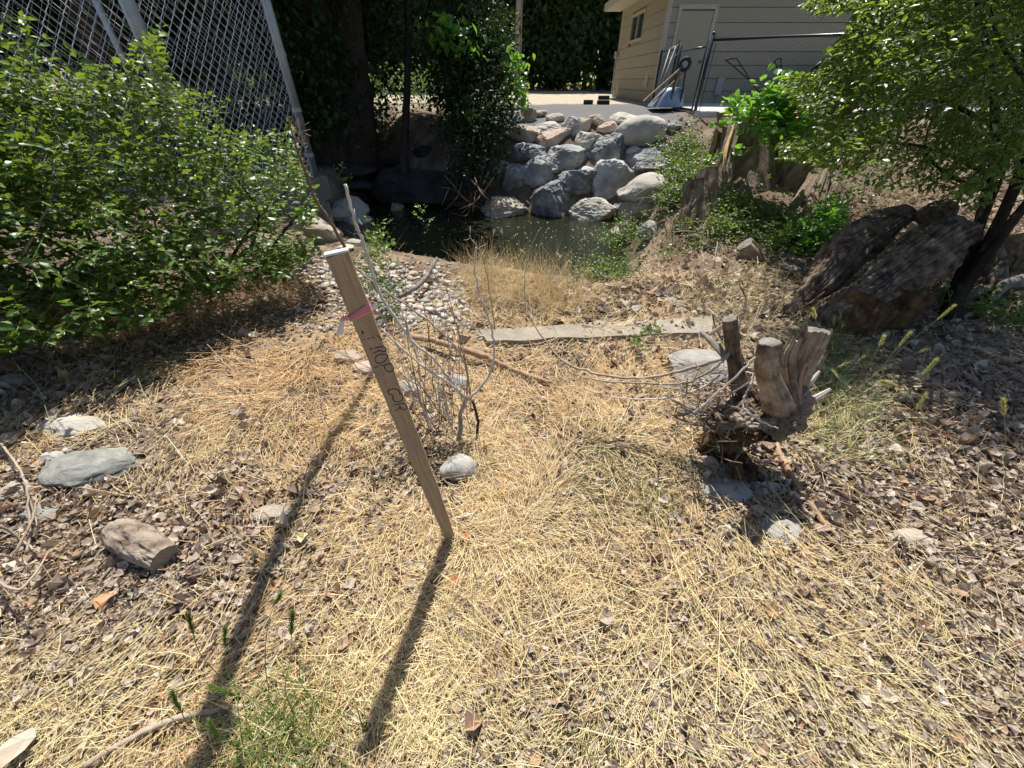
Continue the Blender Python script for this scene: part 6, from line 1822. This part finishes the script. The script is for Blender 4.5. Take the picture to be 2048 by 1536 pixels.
L = np.exp(g.normal(np.log(.052), .55, n)).clip(.015, .28) * np.clip(t / 1.8, .65, 1.5)
Wd = g.uniform(.0010, .0024, n) * np.clip(t / 1.6, .7, 2.2)
Bp = P + np.stack([np.zeros(n), np.zeros(n), g.uniform(.002, .036, n)], 1)
rn = g.uniform(0, 1, n)
V, F, R = blades(Bp, D, L, Wd, g.normal(size=n) * .09 + .14 * el, rn, 2, g, taper=False)
V[:, 2] = np.maximum(V[:, 2], H(V[:, 0], V[:, 1]) + .002)
# three tones by place: rusty at the upper left, pale at the bottom
rust = np.exp(-(((px - 560) / 300) ** 2 + ((py - 730) / 150) ** 2)) + .6 * np.exp(-(((px - 1150) / 200) ** 2 + ((py - 780) / 100) ** 2))
pale = sstep(1150, 1500, py) * .7
patch = sstep(.05, .45, n2(P[:, 0], P[:, 1], 2.6, 91)) * .55
kind = np.where(g.uniform(size=n) < np.maximum(rust, patch), 2, np.where(g.uniform(size=n) < pale, 1, 0))
K = 6
for k, mt in ((0, 'straw'), (1, 'straw_pale'), (2, 'straw_rust')):
    idx = np.where(kind == k)[0]
    vi = (idx[:, None] * K + np.arange(K)[None]).ravel()
    tq = np.array([(2 * a, 2 * a + 1, 2 * a + 3, 2 * a + 2) for a in range(2)])[None] + (np.arange(len(idx)) * K)[:, None, None]
    me = mesh_np('straw_mat', V[vi], [tq.reshape(-1, 4)], M[mt], rnd=R[vi])
    o = bpy.data.objects.new('straw_mat', me); COL.objects.link(o); o["kind"] = "stuff"
# long pale straws lying on top at the bottom
px, py, P, t, hit = sample(3200, -200, 2300, 780, 1700)
w = np.clip(blob(px, py, [(250, 1400, 300, 160, 1), (900, 1350, 400, 180, .6), (1600, 1300, 400, 250, .9), (120, 860, 150, 80, .6), (1750, 850, 200, 120, .35), (500, 850, 250, 120, .4), (1900, 1100, 150, 200, .3)]) , 0, 1)
keep = g.uniform(size=len(px)) < w; P, px, py, t = P[keep], px[keep], py[keep], t[keep]; n = len(P)
fa = np.where(px < 700, g.normal(.75, .5, n), np.where(px > 1500, g.normal(2.2, .35, n), g.uniform(0, 3.14, n)))
D = np.stack([np.cos(fa), np.sin(fa), np.abs(g.normal(size=n)) * .08], 1)
V, F, R = blades(P + (0, 0, .03), D, g.uniform(.12, .34, n), g.uniform(.0014, .0026, n), g.normal(size=n) * .03, g.uniform(0, 1, n), 3, g, taper=False)
V[:, 2] = np.maximum(V[:, 2], H(V[:, 0], V[:, 1]) + .012)
me = mesh_np('loose_straw', V, F, M['straw_pale'], rnd=R); o = bpy.data.objects.new('loose_straw', me); COL.objects.link(o); o["kind"] = "stuff"

# leaf litter: curled dead leaves of several shapes
def curled(seed):
    q = np.random.default_rng(seed)
    cu, cv = q.uniform(-2.2, 2.6), q.uniform(-1.2, 1.6)
    V = []
    for i, (wl, yl) in enumerate([(.10, 0), (.46, .35), (.40, .75), (.06, 1.05)]):
        for sx in (-1, 0, 1):
            x = sx * wl * (1 + q.normal() * .12); y = yl + q.normal() * .03
            V.append((x, y - .5, cu * x * x * 1.2 + cv * (y - .5) ** 2 + q.normal() * .09))
    F = []
    for i in range(3):
        for j in range(2):
            F.append((i * 3 + j, i * 3 + j + 1, (i + 1) * 3 + j + 1, (i + 1) * 3 + j))
    return V, F
LT = [curled(s) for s in range(8)]
LIT = [(250, 1150, 330, 200, 1.0), (100, 1000, 260, 150, .9), (1850, 1100, 420, 420, 1.0), (1700, 800, 250, 150, .7), (1600, 1000, 250, 120, 1.0), (1480, 940, 120, 90, 1.0), (60, 760, 180, 80, .8), (1350, 600, 180, 60, .8), (1950, 480, 250, 160, 1.0), (1800, 330, 300, 60, .9), (800, 870, 90, 60, .7), (700, 1000, 200, 120, .45), (1100, 1450, 300, 120, .5), (1420, 780, 100, 60, .9), (1250, 700, 150, 30, .6), (1360, 290, 60, 60, .8), (1500, 1450, 500, 150, .75), (400, 1300, 250, 80, .6)]
px, py, P, t, hit = sample(105000, y0=230, extra=50000)
w = np.clip(blob(px, py, LIT) + .07, 0, 1) * (1 - .75 * blob(px, py, [(1050, 1100, 380, 260, 1), (620, 800, 300, 150, .8), (1150, 800, 220, 120, .8), (900, 1380, 300, 150, .7)]))
keep = hit & (g.uniform(size=len(px)) < w) & (P[:, 2] > WATER_Z + .08) & (P[:, 1] < 11.5)
keep &= ~((P[:, 1] > 7.6) & (P[:, 0] > -.4) & (P[:, 0] < 2.6))
P, t = P[keep], t[keep]; n = len(P)
parts_ = []
sz = np.exp(g.normal(np.log(.025), .45, n)).clip(.009, .075) * np.clip(t / 2.0, .55, 1.9)
fwd = np.stack([g.normal(size=n), g.normal(size=n), g.normal(size=n) * .4], 1); nr = np.array([0, 0, 1.0]) + g.normal(size=(n, 3)) * .5
R_ = frames(fwd, nr) * sz[:, None, None]
pick = g.integers(8, size=n)
for k in range(8):
    m_ = pick == k
    parts_.append(scatter(LT[k][0], LT[k][1], R_[m_], P[m_] + np.stack([np.zeros(m_.sum()), np.zeros(m_.sum()), g.uniform(.0, .03, m_.sum())], 1), g.uniform(0, 1, m_.sum())))
V, F, R = joinF(parts_)
me = mesh_np('leaf_litter', V, F, M['litter'], rnd=R); o = bpy.data.objects.new('leaf_litter', me); COL.objects.link(o); o["kind"] = "stuff"
# small chips and crumbs between them
px, py, P, t, hit = sample(42000, y0=430)
keep = hit & (P[:, 2] > WATER_Z + .06) & (P[:, 1] < 9); P, t = P[keep], t[keep]; n = len(P)
R_ = frames(rand_dirs(n, g), np.array([0, 0, 1.0]) + g.normal(size=(n, 3)) * .6) * (g.uniform(.005, .018, n) * np.clip(t / 1.8, .9, 2))[:, None, None]
V, F, R = scatter([(-.5, -.5, 0), (.5, -.4, .2), (.4, .6, 0), (-.4, .5, .25)], [(0, 1, 2, 3)], R_, P + np.stack([np.zeros(n), np.zeros(n), g.uniform(.0, .015, n)], 1), g.uniform(0, 1, n))
me = mesh_np('litter_crumbs', V, F, M['litter'], rnd=R); o = bpy.data.objects.new('litter_crumbs', me); COL.objects.link(o); o["kind"] = "stuff"
# a few big single dead leaves
for i, (px_, py_, s, mt, lab) in enumerate([(225, 1205, .075, (.42, .22, .10), 'large curled orange brown leaf on bare soil at the left'),
    (612, 1085, .05, (.55, .47, .26), 'yellowish curled leaf right of the long shadow'), (905, 1168, .05, (.40, .18, .09), 'reddish brown leaf beside the stake shadow'),
    (962, 1235, .05, (.42, .30, .17), 'tan folded leaf in the central straw'), (948, 1455, .055, (.40, .27, .19), 'flat brown leaf near the bottom centre'), (70, 1510, .09, (.45, .38, .30), 'large grey tan leaf at the bottom left corner'),
    (690, 1295, .05, (.36, .23, .15), 'dull brown leaf left of the stake shadow end'), (1535, 1235, .05, (.40, .25, .14), 'brown leaf half under straw at the right')]):
    P_, t_ = gp(px_, py_)
    V, F = LT[i % 8]; V = np.array(V) * s
    a = i * 1.3; Rz = np.array([[math.cos(a), -math.sin(a), 0], [math.sin(a), math.cos(a), .25], [0, -.25, 1]])
    solo('dead_leaf', V @ Rz.T + P_ + (0, 0, .035), F, mat_plain('leaf_%d' % i, mt, .6), lab, 'leaf')
